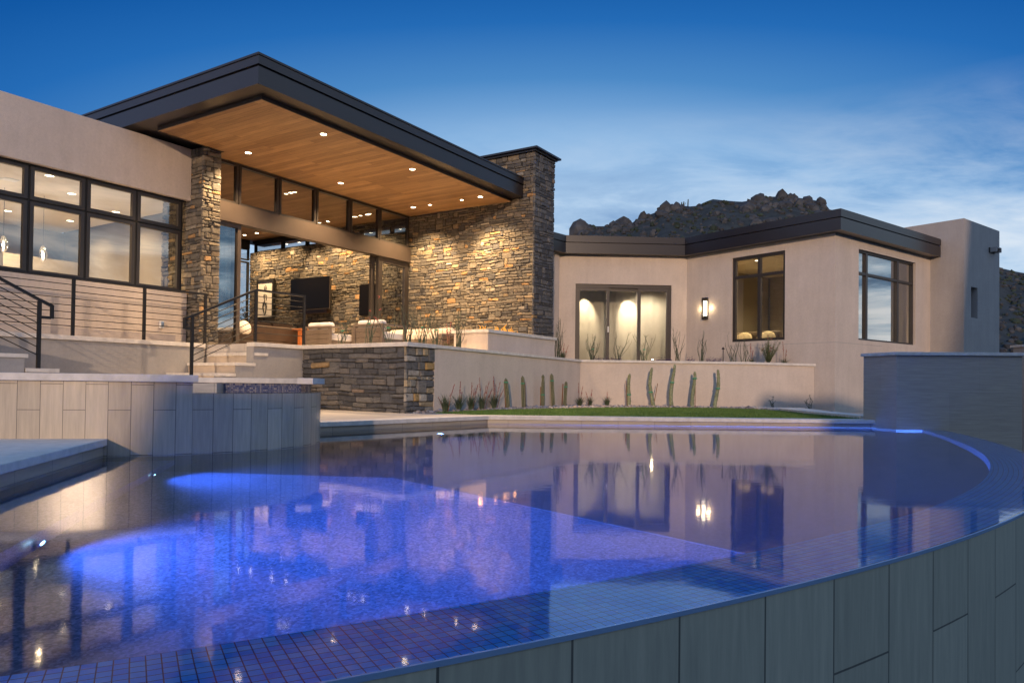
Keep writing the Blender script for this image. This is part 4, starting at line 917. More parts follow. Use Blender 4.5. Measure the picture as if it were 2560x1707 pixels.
pool_light(W(-1.0, 9.93, -.42), (.77, -.64, 0), (.77, -.64, -.06), 'small bright underwater light under the far deck near the stone pier', 140, .03)

# ================================================================== END WALL OF THE POOL
t = thing('pool_end_wall', (6.22, 11.74, 0), 'tall travertine clad wall closing the far right end of the pool', 'wall')
Lw, Ew, Rw = Vector((6.016, 12.421)), Vector((6.222, 11.741)), Vector((8.103, 11.525))
ew = [Ew, Rw, Rw + Vector((.03, .26)), Vector((6.48, 12.05)), Lw + Vector((.30, .08)), Lw]
MB().prism([(p.x, p.y) for p in ew], -1.75, 1.199).build('wall', M['wall_tile'], t)
ec = [Ew + Vector((-.035, -.045)), Rw + Vector((.035, -.045)), Rw + Vector((.065, .29)), Vector((6.5, 12.09)), Lw + Vector((.33, .11)), Lw + Vector((-.045, .02))]
MB().prism([(p.x, p.y) for p in ec], 1.20, 1.252).build('coping', M['coping'], t, bevel=.005)

# ================================================================== BEDROOM WING
BU, BV = 16.39, -8.80; zl = 1.05
def zw(z): return zb(z)
bw = thing('bedroom_wing', B(BU, BV, .2), 'pale stucco bedroom wing with dark angular roof fascia, windows and glass doors', 'building')
f1, f2 = Vector((1.45, 19.97)) * SB, Vector((4.70, 20.14)) * SB
dD = (f2 - f1).normalized(); nD = Vector((-dD.y, dD.x)); o0 = f1 + nD * .28 * SB
dD3 = Vector((dD.x, dD.y, 0)); nD3 = Vector((nD.x, nD.y, 0))
def DP(s, z=0, d=0): q = o0 + dD * s * SB + nD * d; return W(q.x, q.y, z)
# junction door wall / bedroom left face
cB = B(BU, BV); 
def isect(p, d, q, e):
    den = d.x * e.y - d.y * e.x; s_ = ((q.x - p.x) * e.y - (q.y - p.y) * e.x) / den; return p + d * s_
jn = isect(Vector((o0.x, o0.y)), dD, Vector((cB.x, cB.y)), Vector((B2.x, B2.y)))
sJ = (jn - o0).length / SB; vJ = (Vector((jn.x, jn.y, 0)).dot(B2)) / SB
# left face pieces around the window: v from vJ to BV
wv0, wv1, wz0, wz1 = -11.65, -10.10, 1.845, 4.075
TH = .25
m = MB()
def lf(v0, v1, z0, z1): m.bbox(BU, BU + TH, v0, v1, z0, z1)
lf(vJ - .3, wv0, -.2, 4.30); lf(wv1, BV - TH, -.2, 4.30); lf(wv0, wv1, -.2, wz0); lf(wv0, wv1, wz1, 4.30)
rw0, rw1 = 17.49, 20.575; tJ = 21.484
def rfc(u0, u1, z0, z1): m.bbox(u0, u1, BV - TH, BV, z0, z1)
rfc(BU, rw0, -.2, 4.30); rfc(rw1, tJ + .1, -.2, 4.30); rfc(rw0, rw1, -.2, 1.842); rfc(rw0, rw1, 4.062, 4.30)
# door wall
ds0, ds1, dz1 = .315, 3.034, 3.494
def dw(s0, s1, z0, z1): m.hexa(DP(s0, zw(z0)), dD3 * (s1 - s0) * SB, nD3 * .25, ZUP * (zw(z1) - zw(z0)))
dw(-1.6, ds0, -.2, 4.30); dw(ds1, sJ + .02, -.2, 4.30); dw(ds0, ds1, dz1, 4.30)
# short return wall by the chimney
q0 = DP(-.15); m.hexa(W(q0.x - 1.5, q0.y - 2.2, .5), W(1.5, 2.1, 0), W(-.2, .15, 0), ZUP * (zw(4.30) - .5))
m.build('wall', M['stucco'], bw)
# windows
window(bw, B(BU + .09, wv0 + .0), B(BU + .09, wv1), zw(wz0), zw(wz1), -B1, fw=.075, fd=.10, bars=[('v', .785 * SB, .075), ('h', 1.70 * SB, .075)], name='window')
window(bw, B(rw0, BV - .11), B(rw1, BV - .11), zw(1.842), zw(4.062), B2, fw=.05, fd=.10, bars=[('v', .53 * SB, .10), ('v', 2.2 * SB, .10), ('h', 1.655 * SB, .065)], name='window', glass='glass_tint')
# glass doors: three leaves
edges = [ds0, 1.245, 2.135, ds1]
MB().hexa(DP(ds0 + .0, zw(3.40) , .05), dD3 * (ds1 - ds0) * SB, nD3 * .14, ZUP * (zw(3.494) - zw(3.40) - .002)).build('door_head', M['frame'], bw)
m = MB(); m.hexa(DP(ds0 + .002, zw(1.1), .03), dD3 * .05, nD3 * .17, ZUP * (zw(3.40) - zw(1.1))); m.hexa(DP(ds1 - .052, zw(1.1), .03), dD3 * .05, nD3 * .17, ZUP * (zw(3.40) - zw(1.1))); m.build('door_jamb', M['frame'], bw)
for i in range(3):
    k = .0 if i != 1 else .07
    dl_ = window(bw, DP(edges[i] + (.05 if i == 0 else -.04), 0, .08 + k), DP(edges[i + 1] - (.05 if i == 2 else -.04), 0, .08 + k), zw(1.1), zw(3.395), -nD3, fw=.085, fd=.055, name='glass_door')
    if i == 0: MB().hexa(DP(edges[1] - .01, zw(2.15), .035), dD3 * .04, nD3 * .018, ZUP * .17).build('handle', M['white'], dl_)
    if i == 1: MB().hexa(DP(edges[2] - .02, zw(1.85), .035), dD3 * .025, nD3 * .03, ZUP * .32).build('handle', M['frame'], dl_)
# roof fascia in two stepped bands following the plan
fu, fv = BU - .28, BV + .28
fc = B(fu, fv); ff = isect(f1, dD, Vector((fc.x, fc.y)), Vector((B2.x, B2.y)))
tE = B(21.75, fv)
rp = [(fc.x, fc.y), (tE.x, tE.y)] + [(p.x, p.y) for p in (B(21.75, -14.5), B(26, -15), B(24, -24))] + [(-1.5, 29.0), (-2.2, 22.0), (f1.x - 1.35, f1.y - 1.55), (f1.x, f1.y), (ff.x, ff.y)]
def inset(poly, d):
    P = [Vector(p) for p in poly]; n = len(P); o = []
    for i in range(n):
        a, b, c = P[i - 1], P[i], P[(i + 1) % n]; d0, d1 = (b - a).normalized(), (c - b).normalized()
        n0, n1 = Vector((-d0.y, d0.x)), Vector((-d1.y, d1.x)); bb = (n0 + n1).normalized(); o.append(b + bb * (d / max(.3, bb.dot(n0))))
    return [(p.x, p.y) for p in o]
z0_, z1_ = zw(4.30), zw(4.79); zm = z0_ + (z1_ - z0_) * .60
m = MB(); m.prism(inset(rp, .012), z0_, zm - .012); m.prism(inset(rp, .05), zm - .0115, zm + .0115); m.prism(rp, zm + .012, z1_ - .03); m.prism(inset(rp, .015), z1_ - .0295, z1_)
m.build('roof', M['fascia'], bw)
m = MB(); m.bbox(BU - .0015, BU, BV - 3.0, BV, 1.732, 1.740); m.bbox(BU - .0015, BU + 2.3, BV, BV + .0015, 1.732, 1.740); m.build('control_joint', M['stucco_grey'], bw)
# inside: bedroom
m = MB(); m.bbox(BU + .9 + 3.2, BU + 4.3, vJ, BV - .3, .9, 4.2); m.bbox(BU + .26, BU + 4.1, vJ - .2, vJ - .05, .9, 4.2)
m.build('interior_wall', M['int_wall'], bw)
MB().bbox(BU + .26, BU + 4.09, vJ - .04, BV - .27, 4.12, 4.25).build('ceiling', M['int_ceil'], bw)
MB().bbox(BU + .26, BU + 4.09, vJ - .04, BV - .27, 1.0, 1.12).build('interior_floor', M['int_floor'], bw)
downlight(B(BU + 1.0, -11.55, 4.118), 'lit ceiling light inside the tall bedroom window', 'bedroom ceiling lights', energy=480, r=.07, deg=150, lens='lens_in', color=(1, .74, .40), blend=.9)
downlight(B(BU + 2.4, -10.2, 4.118), 'lit ceiling light deep inside the bedroom', 'bedroom ceiling lights', energy=340, r=.07, deg=150, lens='lens_in', color=(1, .74, .40), blend=.9)
t = thing('bed', B(BU + 1.6, -11.4, 1.12), 'bed with a dark curved headboard and pale pillows behind the bedroom window', 'bed')
MB().bbox(BU + .75, BU + 1.0, -12.3, -10.75, 1.12, 2.16).build('headboard', M['slat'], t, bevel=.08)
MB().bbox(BU + 1.01, BU + 3.0, -12.2, -10.8, 1.12, 1.70).build('mattress', M['bed'], t, bevel=.06)
for v in (-11.9, -11.2): MB().lathe([(.05, -.1), (.26, -.07), (.32, 0), (.26, .07), (.05, .1)], B(BU + .62, v + .15, 1.88), 14, axis=B1 - ZUP * .5).build('pillow', M['bed'], t)
# room behind the glass doors: drawn pale curtain with two spot-lit cones
m = MB(); P_ = []
for i in range(90): P_.append(DP(ds0 - .5 + 3.8 * i / 89, 0, 1.25 + .007 * math.sin(i * 1.25) + .006 * math.sin(i * .53)))
m.add([W(p.x, p.y, zw(1.0)) for p in P_] + [W(p.x, p.y, zw(3.6)) for p in P_], [(i, i + 1, 90 + i + 1, 90 + i) for i in range(89)], sm=True)
m.build('curtain', M['curtain'], bw, fix=False)
m = MB(); m.hexa(DP(-.5, zw(3.6), .26), dD3 * 4.5, nD3 * 1.6, ZUP * .1); m.build('door_room_ceiling', M['int_ceil'], bw)
MB().hexa(DP(-.5, zw(1.0), .26), dD3 * 4.5, nD3 * 1.6, ZUP * .1).build('door_room_floor', M['int_floor'], bw)
for s_, lb in ((.68, 'left'), (1.98, 'right')):
    p = DP(s_, zw(3.598), .78); downlight(p, 'lit spot behind the glass doors throwing the %s cone of light on the curtain' % lb, 'spots behind the glass doors', energy=300, r=.04, deg=44, to=nD3 * .30 + dD3 * .06 - ZUP * .52, blend=.6, color=(1, .80, .54))
p = DP(2.6, zw(3.598), .6); downlight(p, 'lit ceiling light near the right hand glass door', 'spots behind the glass doors', energy=230, r=.04, deg=150, blend=.9, color=(1, .84, .62))
# sconce
t = thing('wall_sconce', B(BU, -12.47, 2.8), 'glowing rectangular wall sconce between the glass doors and the bedroom window', 'wall light')
MB().bbox(BU - .02, BU - .001, -12.535, -12.40, 2.55, 3.05).build('back_plate', M['frame'], t)
MB().bbox(BU - .085, BU - .022, -12.505, -12.43, 2.60, 3.00).build('glass_tube', M['sconce'], t)
m = MB(); m.bbox(BU - .10, BU - .022, -12.55, -12.385, 2.50, 2.56); m.bbox(BU - .10, BU - .022, -12.55, -12.385, 3.03, 3.09); m.bbox(BU - .10, BU - .088, -12.55, -12.51, 2.561, 3.029)
m.build('cage', M['frame'], t)
for dv in (-.17, .17): point(t, B(BU - .07, -12.467 + dv, 2.8), 2.2, (1, .74, .42), .06)

# ================================================================== TOWER
tw = thing('stucco_tower', B(22.7, -8.5, .2), 'plain grey stucco tower block at the right end of the house', 'building')
TV = -7.954; sl0, sl1, sz0, sz1 = 21.961, 22.416, 2.624, 3.467
m = MB()
m.bbox(tJ, sl0, -14, TV, -.5, 5.265); m.bbox(sl1, 24.0, -14, TV, -.5, 5.265); m.bbox(sl0, sl1, -14, TV, -.5, sz0); m.bbox(sl0, sl1, -14, TV, sz1, 5.265); m.bbox(sl0, sl1, -14, TV - .45, sz0, sz1)
m.build('wall', M['tower_stucco'], tw)
window(tw, B(sl0, TV - .33), B(sl1, TV - .33), zw(sz0), zw(sz1), B2, fw=.03, fd=.06, glass='glass_tint')
t = thing('tower_wall_light', B(23.4, TV, 4.63), 'small square unlit wall light high on the grey tower', 'wall light')
MB().bbox(23.20, 23.58, TV + .002, TV + .03, 4.55, 4.70).build('back_plate', M['frame'], t)
m = MB(); m.bbox(23.22, 23.56, TV + .031, TV + .20, 4.66, 4.69); m.bbox(23.22, 23.25, TV + .031, TV + .20, 4.56, 4.6595); m.bbox(23.53, 23.56, TV + .031, TV + .20, 4.56, 4.6595)
m.build('shade', M['tower_stucco'], t)
t = thing('boundary_wall', (12.5, 15, -1), 'low dark wall glimpsed beyond the right end of the pool end wall', 'wall')
MB().box(13.4, 22, 19.0, 19.4, -1.75, 1.80).build('wall', M['tower_stucco'], t); MB().box(13.35, 22.1, 18.95, 19.45, 1.801, 1.86).build('cap', M['coping'], t)

# ================================================================== PLANTS
rp_ = random.Random(17)
def blade(mb, base, d, h, w, curve, n=5):
    d = Vector(d); pts = []
    for i in range(n + 1):
        f = i / n; pts.append(Vector(base) + d * (curve * f * f + .25 * curve * f) + ZUP * (h * (f - .18 * f * f)))
    s_ = Vector((-d.y, d.x, 0)).normalized() if (abs(d.x) + abs(d.y)) > 1e-4 else Vector((1, 0, 0)); vs = []
    for i, p in enumerate(pts):
        ww = w * (1 - (i / n) ** 1.6) + .0006; vs += [p - s_ * ww, p + s_ * ww]
    mb.add(vs, [(2 * i, 2 * i + 1, 2 * i + 3, 2 * i + 2) for i in range(n)])
def yucca(x, y, z, spikes, h, label, seed, leaf_h=.26, nleaf=70):
    r = random.Random(seed); t = thing('flowering_yucca', (x, y, z), label, 'yucca plant', 'red flowering yuccas by the stucco wall'); m = MB()
    for i in range(nleaf):
        a = r.uniform(0, 6.283); k = r.uniform(.02, .20); blade(m, W(x + r.uniform(-.04, .04), y + r.uniform(-.04, .04), z), (math.cos(a), math.sin(a), 0), leaf_h * r.uniform(.55, 1.15), r.uniform(.004, .008), k)
    m.build('leaves', M['leaf'], t, fix=False)
    for (dx, hh, nfl) in spikes:
        b = W(x + dx * .3, y + r.uniform(-.03, .03), z); top = W(x + dx, y + r.uniform(-.05, .05), z + hh); mid = b.lerp(top, .55) + W(dx * -.12, 0, 0)
        pts = [b, b.lerp(mid, .6), mid, mid.lerp(top, .5), top]
        st = MB().tube(pts, [.007, .006, .005, .004, .002], 6).build('flower_stalk', M['stalk'], t)
        f = MB()
        for q in range(nfl):
            u = r.uniform(.52, 1.0); p = mid.lerp(top, (u - .5) / .5); a = r.uniform(0, 6.28); l = r.uniform(.011, .024) * (1.3 - .8 * (u - .5) / .5)
            d = W(math.cos(a), math.sin(a), r.uniform(-.5, .5)).normalized(); f.tube([p, p + d * l * .55, p + d * l], [.002, .005, .002], 5)
        f.build('blossoms', M['red'], st, fix=False)
    return t
gz = .145
YL = [(-1.20, 13.18, [(-.14, .28, 12), (.16, .50, 40)], 'red flowering yucca clump closest to the stone pier, one short and one tall spike'),
      (-1.00, 13.75, [(.03, .56, 46), (.06, .36, 26)], 'red flowering yucca clump second from the stone pier, a single thick doubled spike'),
      (-.79, 14.05, [(.02, .54, 34), (.07, .42, 24), (.14, .51, 36)], 'red flowering yucca clump with three spikes leaning together'),
      (-.60, 14.50, [(-.05, .64, 46), (.09, .49, 30), (.15, .57, 34), (.22, .42, 34)], 'red flowering yucca clump with four spread spikes, the fullest of the row'),
      (-.36, 15.00, [(-.02, .67, 70), (.02, .52, 40), (.12, .56, 34), (.20, .43, 24)], 'red flowering yucca clump just left of the first ribbed cactus'),
      (1.66, 17.80, [(-.03, .57, 40), (.08, .49, 40)], 'red flowering yucca right of the ribbed cacti with two spikes'),
      (1.93, 17.90, [(-.11, .36, 26), (.05, .42, 30)], 'low red flowering yucca, middle one between the two cactus groups'),
      (2.36, 17.95, [(.0, .36, 24)], 'small yucca with one red spike nearest the knobbly cacti')]
for i, (x, y, sp, lb) in enumerate(YL): yucca(x, y, gz, sp, .6, lb, 40 + i, leaf_h=.36 if i < 5 else .27, nleaf=95)
def column_cactus(x, y, z, h, r, label, seed, lean=(0, 0), waist=None, tie=.5, stake=(-.05, .75)):
    rr = random.Random(seed); t = thing('ribbed_cactus', (x, y, z), label, 'cactus', 'ribbed column cacti by the stucco wall'); NR = 7; nn = NR * 4; m = MB(); rows = 16; vs = []; cols = []
    for i in range(rows + 1):
        f = i / rows; rad = r * (1 - .12 * f) * (1 if f < .9 else math.sqrt(max(.02, 1 - ((f - .9) / .1) ** 2)))
        if waist and abs(f - waist) < .06: rad *= .72
        rad *= 1 + .04 * math.sin(f * 9 + seed)
        for j in range(nn):
            a = 2 * math.pi * j / nn; k = (math.cos(a * NR) + 1) / 2; q = rad * (.74 + .26 * k)
            vs.append(W(x + lean[0] * f + q * math.cos(a), y + lean[1] * f + q * math.sin(a), z + h * f))
    for i in range(rows):
        for j in range(nn):
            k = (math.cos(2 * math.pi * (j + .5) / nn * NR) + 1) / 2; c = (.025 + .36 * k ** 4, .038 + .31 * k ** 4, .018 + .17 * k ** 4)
            m.add([vs[i * nn + j], vs[i * nn + (j + 1) % nn], vs[(i + 1) * nn + (j + 1) % nn], vs[(i + 1) * nn + j]], [(0, 1, 2, 3)], col=c)
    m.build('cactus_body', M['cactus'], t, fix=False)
    if tie: MB().lathe([(r * 1.03, -.011), (r * 1.05, 0), (r * 1.03, .011)], W(x + lean[0] * tie, y + lean[1] * tie, z + h * tie), 16).build('plant_tie', M['tie'], t)
    if stake: MB().tube([W(x + stake[0], y + .035, z), W(x + stake[0] + lean[0] * .6, y + .035, z + h * stake[1])], .014, 6).build('stake', M['stake'], t)
for i, (x, y, h, ln, wst, tie, stk, lb) in enumerate([
      (-.07, 15.10, .64, (-.06, 0), None, .86, (-.05, .88), 'ribbed dark cactus leftmost of its group beside the red yuccas'),
      (.26, 15.85, .70, (-.03, 0), None, .76, (.04, .8), 'ribbed dark cactus second from the left with a pale green tie'),
      (.71, 16.62, .745, (0, 0), .82, .38, (-.045, .62), 'ribbed dark cactus pinched below its top, third in the row'),
      (.99, 17.22, .78, (-.05, 0), None, .78, None, 'tallest ribbed dark cactus, leaning slightly left'),
      (1.28, 17.55, .60, (.03, 0), None, .78, (-.06, .9), 'shortest ribbed dark cactus beside its stake near the wall bend')]):
    column_cactus(x, y, gz, h, .046, lb, 60 + i, ln, wst, tie, stk)
def knobby(x, y, z, h, label, seed, sway, tie, stake):
    r = random.Random(seed); t = thing('totem_cactus', (x, y, z), label, 'cactus', 'knobbly totem cacti by the stucco wall'); m = MB(); rows, nn = 44, 14; vs = []
    def ctr(f): return (x + sway[0] * f + sway[1] * math.sin(f * 5 + seed), y + .02 * math.sin(f * 4))
    for i in range(rows + 1):
        f = i / rows; cx_, cy_ = ctr(f)
        rad = .050 * (1 - .35 * f) * (1 if f < .94 else math.sqrt(max(.02, 1 - ((f - .94) / .06) ** 2)))
        for j in range(nn):
            a = 2 * math.pi * j / nn; b = 1 + .34 * noise.noise(Vector((math.cos(a) * 1.4 + seed * 3, math.sin(a) * 1.4, f * h * 17)))
            vs.append(W(cx_ + rad * b * math.cos(a), cy_ + rad * b * math.sin(a), z + h * f))
    for i in range(rows):
        for j in range(nn):
            k = r.uniform(.8, 1.2); m.add([vs[i * nn + j], vs[i * nn + (j + 1) % nn], vs[(i + 1) * nn + (j + 1) % nn], vs[(i + 1) * nn + j]], [(0, 1, 2, 3)], col=(.22 * k, .235 * k, .13 * k), sm=True)
    m.build('cactus_body', M['cactus'], t, fix=False)
    c = ctr(tie); MB().lathe([(.056, -.013), (.059, 0), (.056, .013)], W(c[0], c[1], z + h * tie), 14).build('plant_tie', M['tie'], t)
    if stake: MB().tube([W(x + stake[0], y - .02, z), W(x + stake[1], y + .02, z + h * stake[2])], .009, 6).build('stake', M['stake'], t)
for i, (x, y, h, sw, tie, stk, lb) in enumerate([
      (2.88, 18.0, .81, (.05, .02), .36, (-.02, -.05, .78), 'shortest knobbly pale green cactus, leftmost of its group'),
      (3.47, 17.95, .97, (-.03, .035), .37, (.03, .14, .6), 'knobbly pale green cactus second in its group with a reddish stake leaning right'),
      (3.93, 17.9, 1.06, (.06, .02), .57, None, 'tallest knobbly pale green cactus in the middle of its group'),
      (4.46, 17.88, .885, (.03, .02), .80, (.05, .06, .72), 'straight knobbly pale green cactus with its tie near the top'),
      (5.02, 17.85, .94, (.05, .03), .50, None, 'rightmost knobbly pale green cactus, wavy and thin')]):
    knobby(x, y, gz, h, lb, 70 + i, sw, tie, stk)
def stems(x, y, z, h, label, seed, n=12, spread=.22, leafy=0, curl=.1, tie=False, fl=0, name='stem_plant', cat='desert plant', group='stemmed desert plants on the terrace'):
    r = random.Random(seed); t = thing(name, (x, y, z), label, cat, group); m = MB(); lv = MB(); f = MB()
    for i in range(n):
        a = r.uniform(0, 6.283); sp = spread * r.uniform(.2, 1); hh = h * r.uniform(.62, 1.22); b = W(x + r.uniform(-.06, .06), y + r.uniform(-.05, .05), z - .02)
        dx, dy = math.cos(a) * sp, math.sin(a) * sp * .6; c1 = r.uniform(-curl, curl)
        pts = [b, b + W(dx * .15 + c1 * .3, dy * .15, hh * .3), b + W(dx * .45 + c1, dy * .4, hh * .6), b + W(dx * .9 + c1 * .6, dy * .8, hh * .88), b + W(dx * 1.05 + c1 * r.uniform(-.2, .8), dy, hh)]
        rd = r.uniform(.005, .010); m.tube(pts, [rd, rd * .9, rd * .75, rd * .55, rd * .3], 5, cap=False)
        for q in range(leafy):
            u = r.uniform(.3, 1); k = min(3, int(u * 4)); p = pts[k].lerp(pts[k + 1], u * 4 - k); d = W(r.uniform(-1, 1), r.uniform(-1, 1), r.uniform(-.2, 1)).normalized(); s_ = d.orthogonal().normalized() * .006; l = r.uniform(.02, .05)
            lv.add([p - s_, p + s_, p + d * l], [(0, 1, 2)])
        if r.random() < fl:
            for q in range(7):
                d = W(r.uniform(-1, 1), r.uniform(-1, 1), r.uniform(-1, 1)).normalized() * .02; p = pts[4] + d; f.tube([p, p + d * .8], [.009, .003], 5)
        if r.random() < .35:
            p = pts[3]; d = W(r.uniform(-.1, .1), 0, r.uniform(.03, .12)); m.tube([p, p + d * .6, p + d], [rd * .5, rd * .4, rd * .2], 4, cap=False)
    m.build('stems', M['stem'], t, fix=False)
    if leafy: lv.build('leaves', M['leaf'], t, fix=False)
    if f.f: f.build('blossoms', M['red'], t, fix=False)
    if tie: MB().lathe([(.03, -.012), (.034, 0), (.03, .012)], W(x, y, z + h * .55), 12).build('plant_tie', M['tie'], t)
def sp(u, v, z=1.34): p = A(u, v, z); return p.x, p.y, p.z
stems(*sp(10.20, -10.42), .58, 'bare stemmed plant in front of the gap between the two armchairs', 101, 9, .20, tie=True)
stems(*sp(10.20, -9.72), .80, 'tall bare stemmed plant with pink flowers before the nearer armchair', 102, 9, .20, tie=True, fl=.5)
stems(*sp(10.20, -9.22), .62, 'thin bare stemmed plant at the right edge of the nearer armchair', 103, 7, .24, tie=True)
stems(*sp(10.25, -8.80), .66, 'spreading dark stemmed plant just left of the pier corner edge, before the sofa', 104, 14, .26)
stems(*sp(10.68, -8.80), .68, 'dense dark stemmed plant with a green tie behind the pier end', 105, 16, .24, tie=True)
stems(*sp(11.25, -8.92), .66, 'thick dark stemmed plant before the beige sofa with curling tips', 106, 14, .16, tie=True)
x, y, z = sp(11.62, -8.92); yucca(x, y, z, [(-.03, .52, 50), (.06, .56, 50), (.0, .42, 30)], .5, 'red flowering yucca on the terrace between two dark stemmed plants', 107, leaf_h=.16, nleaf=40)
stems(*sp(12.02, -8.95), .80, 'tallest dark stemmed plant in front of the fire bench', 108, 15, .18)
# bed in front of the glass doors: positions along the planter wall, just behind its coping
def bedp(f, d=.30):
    p = BEND.lerp(BEND2, f) + W(.05, d, 0); return p.x, p.y, 1.23
def bed0(f, d=.45): p = W(J0.x, J0.y).lerp(BEND, f) + A2 * -d; return p.x, p.y, 1.24
x, y, z = bed0(.93); stems(x, y, z, .98, 'tall dark bushy stemmed plant right beside the fire bench end', 111, 16, .14)
x, y, z = bed0(.99, .5); yucca(x, y, z, [(-.05, .55, 50), (.05, .50, 40), (.16, .45, 36)], .5, 'red flowering yucca in the bed at the left edge of the glass doors', 112, leaf_h=.34, nleaf=110)
stems(*bedp(.07), .66, 'leafy stemmed plant with a tie before the left glass door leaf', 113, 15, .18, leafy=14, tie=True)
stems(*bedp(.225), .70, 'sparse plant with one long stem arching left before the first door post', 114, 8, .34)
stems(*bedp(.385), .66, 'fan shaped stemmed plant before the second door post', 115, 13, .28, leafy=5, tie=True)
stems(*bedp(.59), .82, 'branching bare plant standing right of the glass doors', 116, 12, .26)
stems(*bedp(.735), .74, 'upright bare plant under the wall sconce', 117, 11, .17)
stems(*bedp(.925), .78, 'bare plant with wide arching stems under the left edge of the bedroom window', 118, 9, .24)
stems(*bedp(.985), .56, 'narrow leafy stemmed plant under the middle of the bedroom window', 119, 9, .12, leafy=8)
# big loose shrub
def shrub(x, y, z, h, label):
    r = random.Random(9); t = thing('desert_shrub', (x, y, z), label, 'shrub'); m = MB(); lv = MB(); f = MB()
    for i in range(70):
        a = r.uniform(0, 6.28); sp_ = r.uniform(.02, .34); hh = h * r.uniform(.5, 1.0) * (1 - .5 * sp_); p0 = W(x, y, z); p1 = W(x + math.cos(a) * sp_ * .5, y + math.sin(a) * sp_ * .4, z + hh * .55); p2 = W(x + math.cos(a) * sp_, y + math.sin(a) * sp_ * .8, z + hh)
        m.tube([p0, p1, p2], [.004, .003, .0012], 4, cap=False)
        for q in range(34):
            u = r.uniform(.15, 1); p = p0.lerp(p1, u * 2) if u < .5 else p1.lerp(p2, u * 2 - 1); d = W(r.uniform(-1, 1), r.uniform(-1, 1), r.uniform(-.1, 1.2)).normalized(); s_ = d.orthogonal().normalized() * .004; l = r.uniform(.03, .075)
            lv.add([p - s_, p + s_, p + d * l], [(0, 1, 2)])
        if r.random() < .12:
            for q in range(5): d = W(r.uniform(-1, 1), r.uniform(-1, 1), r.uniform(-.5, 1)).normalized() * .02; f.tube([p2 + d, p2 + d * 2], [.008, .003], 5)
    m.build('stems', M['stem'], t, fix=False); lv.build('leaves', M['bush'], t, fix=False); f.build('blossoms', M['red'], t, fix=False)
p = BEND2.lerp(WEND, .28); shrub(p.x + .1, p.y + .22, 1.22, .78, 'yellow green feathery shrub with orange flowers under the bedroom window')
p = BEND2.lerp(WEND, .10); yucca(p.x, p.y + .25, 1.22, [(-.04, .56, 50), (.04, .42, 30)], .5, 'red flowering yucca just left of the feathery shrub', 121, leaf_h=.22, nleaf=50)
p = BEND2.lerp(WEND, .56); yucca(p.x, p.y + .16, 1.22, [(-.03, .60, 50), (.07, .40, 30)], .5, 'red flowering yucca just right of the feathery shrub', 122, leaf_h=.22, nleaf=50)
def patch(x, y, z, w_, label, seed):
    r = random.Random(seed); t = thing('purple_groundcover', (x, y, z), label, 'groundcover plant', 'purple plants on the coping edge'); m = MB()
    for i in range(int(900 * w_)):
        p = W(x + r.uniform(-w_, w_), y + r.uniform(-.10, .10), z + abs(r.gauss(0, .045)) + .02); d = W(r.uniform(-1, 1), r.uniform(-1, 1), r.uniform(0, 1)).normalized(); s_ = d.orthogonal().normalized() * .009; m.add([p - s_, p + s_, p + d * .03], [(0, 1, 2)])
    m.build('leaves', M['purple'], t, fix=False)
for f, w_, lb in [(.16, .36, 'widest purple groundcover patch before the left glass door'), (.50, .20, 'purple groundcover patch before the right glass door'), (.665, .10, 'smallest purple groundcover patch right of the doors'), (.80, .20, 'purple groundcover patch under the wall between sconce and bedroom window')]:
    x, y, z = bedp(f, .22); patch(x, y, z + .04, w_, lb, int(f * 100))
# path light and uplight
x, y, z = bedp(.86, .25); t = thing('path_light', (x, y, z), 'slim black path light with a mushroom cap on the planter edge', 'path light')
MB().tube([W(x, y, z), W(x, y, z + .40)], .011, 8).build('pole', M['black'], t); MB().lathe([(.016, 0), (.045, .012), (.03, .03), (.008, .055), (.003, .07)], W(x, y, z + .38), 14).build('cap', M['black'], t)
x, y, z = bedp(.435, .25); t = thing('garden_uplight', (x, y, z), 'tiny lit garden uplight at the foot of the glass doors', 'garden light')
MB().lathe([(.03, 0), (.035, .06), (.028, .062), (.026, .05)], W(x, y, z + .04), 12).build('housing', M['black'], t); MB().lathe([(.025, .0), (.02, .015), (.004, .02)], W(x, y, z + .095), 12).build('lens', M['bulb'], t); point(t, W(x, y + .02, z + .16), 3, (1, .75, .42), .02)
# tiny twiggy plants by the bedroom corner
for x, y, lb, s_ in [(6.35, 17.75, 'tiny twig plant at the right end of the gravel bed', 131), (7.05, 17.25, 'tiny leafy twig at the foot of the bedroom corner', 132)]:
    stems(x, y, .13, .34, lb, s_, 5, .16, leafy=6, group='tiny twigs by the bedroom wall')

# tree silhouette behind the living room
def tree(x, y, z, h, label):
    r = random.Random(31); t = thing('desert_tree', (x, y, z), label, 'tree'); m = MB(); lv = MB()
    tops = []
    m.tube([W(x, y, z), W(x + .1, y, z + h * .25), W(x - .05, y, z + h * .45)], [.14, .11, .08], 8)
    for i in range(14):
        a = r.uniform(0, 6.28); e = r.uniform(.5, 1.4); p = W(x - .02, y, z + h * r.uniform(.22, .44)); q = p + W(math.cos(a) * e * .5, math.sin(a) * e * .5, h * .22); s_ = q + W(math.cos(a) * e * .6, math.sin(a) * e * .6, h * r.uniform(.12, .3)); m.tube([p, q, s_], [.05, .03, .01], 6, cap=False); tops += [q.lerp(s_, .5), s_]
    for c in tops:
        for q in range(170):
            p = c + W(r.gauss(0, .3), r.gauss(0, .3), r.gauss(0, .24)); d = W(r.uniform(-1, 1), r.uniform(-1, 1), r.uniform(-1, 1)).normalized(); n_ = d.orthogonal().normalized() * .025; lv.add([p - n_, p + n_, p + d * .08], [(0, 1, 2)])
    m.build('trunk', M['stem'], t, fix=False); lv.build('crown', M['leaf'], t, fix=False)
p = A(19.6, -26.5); tree(p.x, p.y, -1.75, 6.2, 'dark desert tree seen through the back window of the living room')

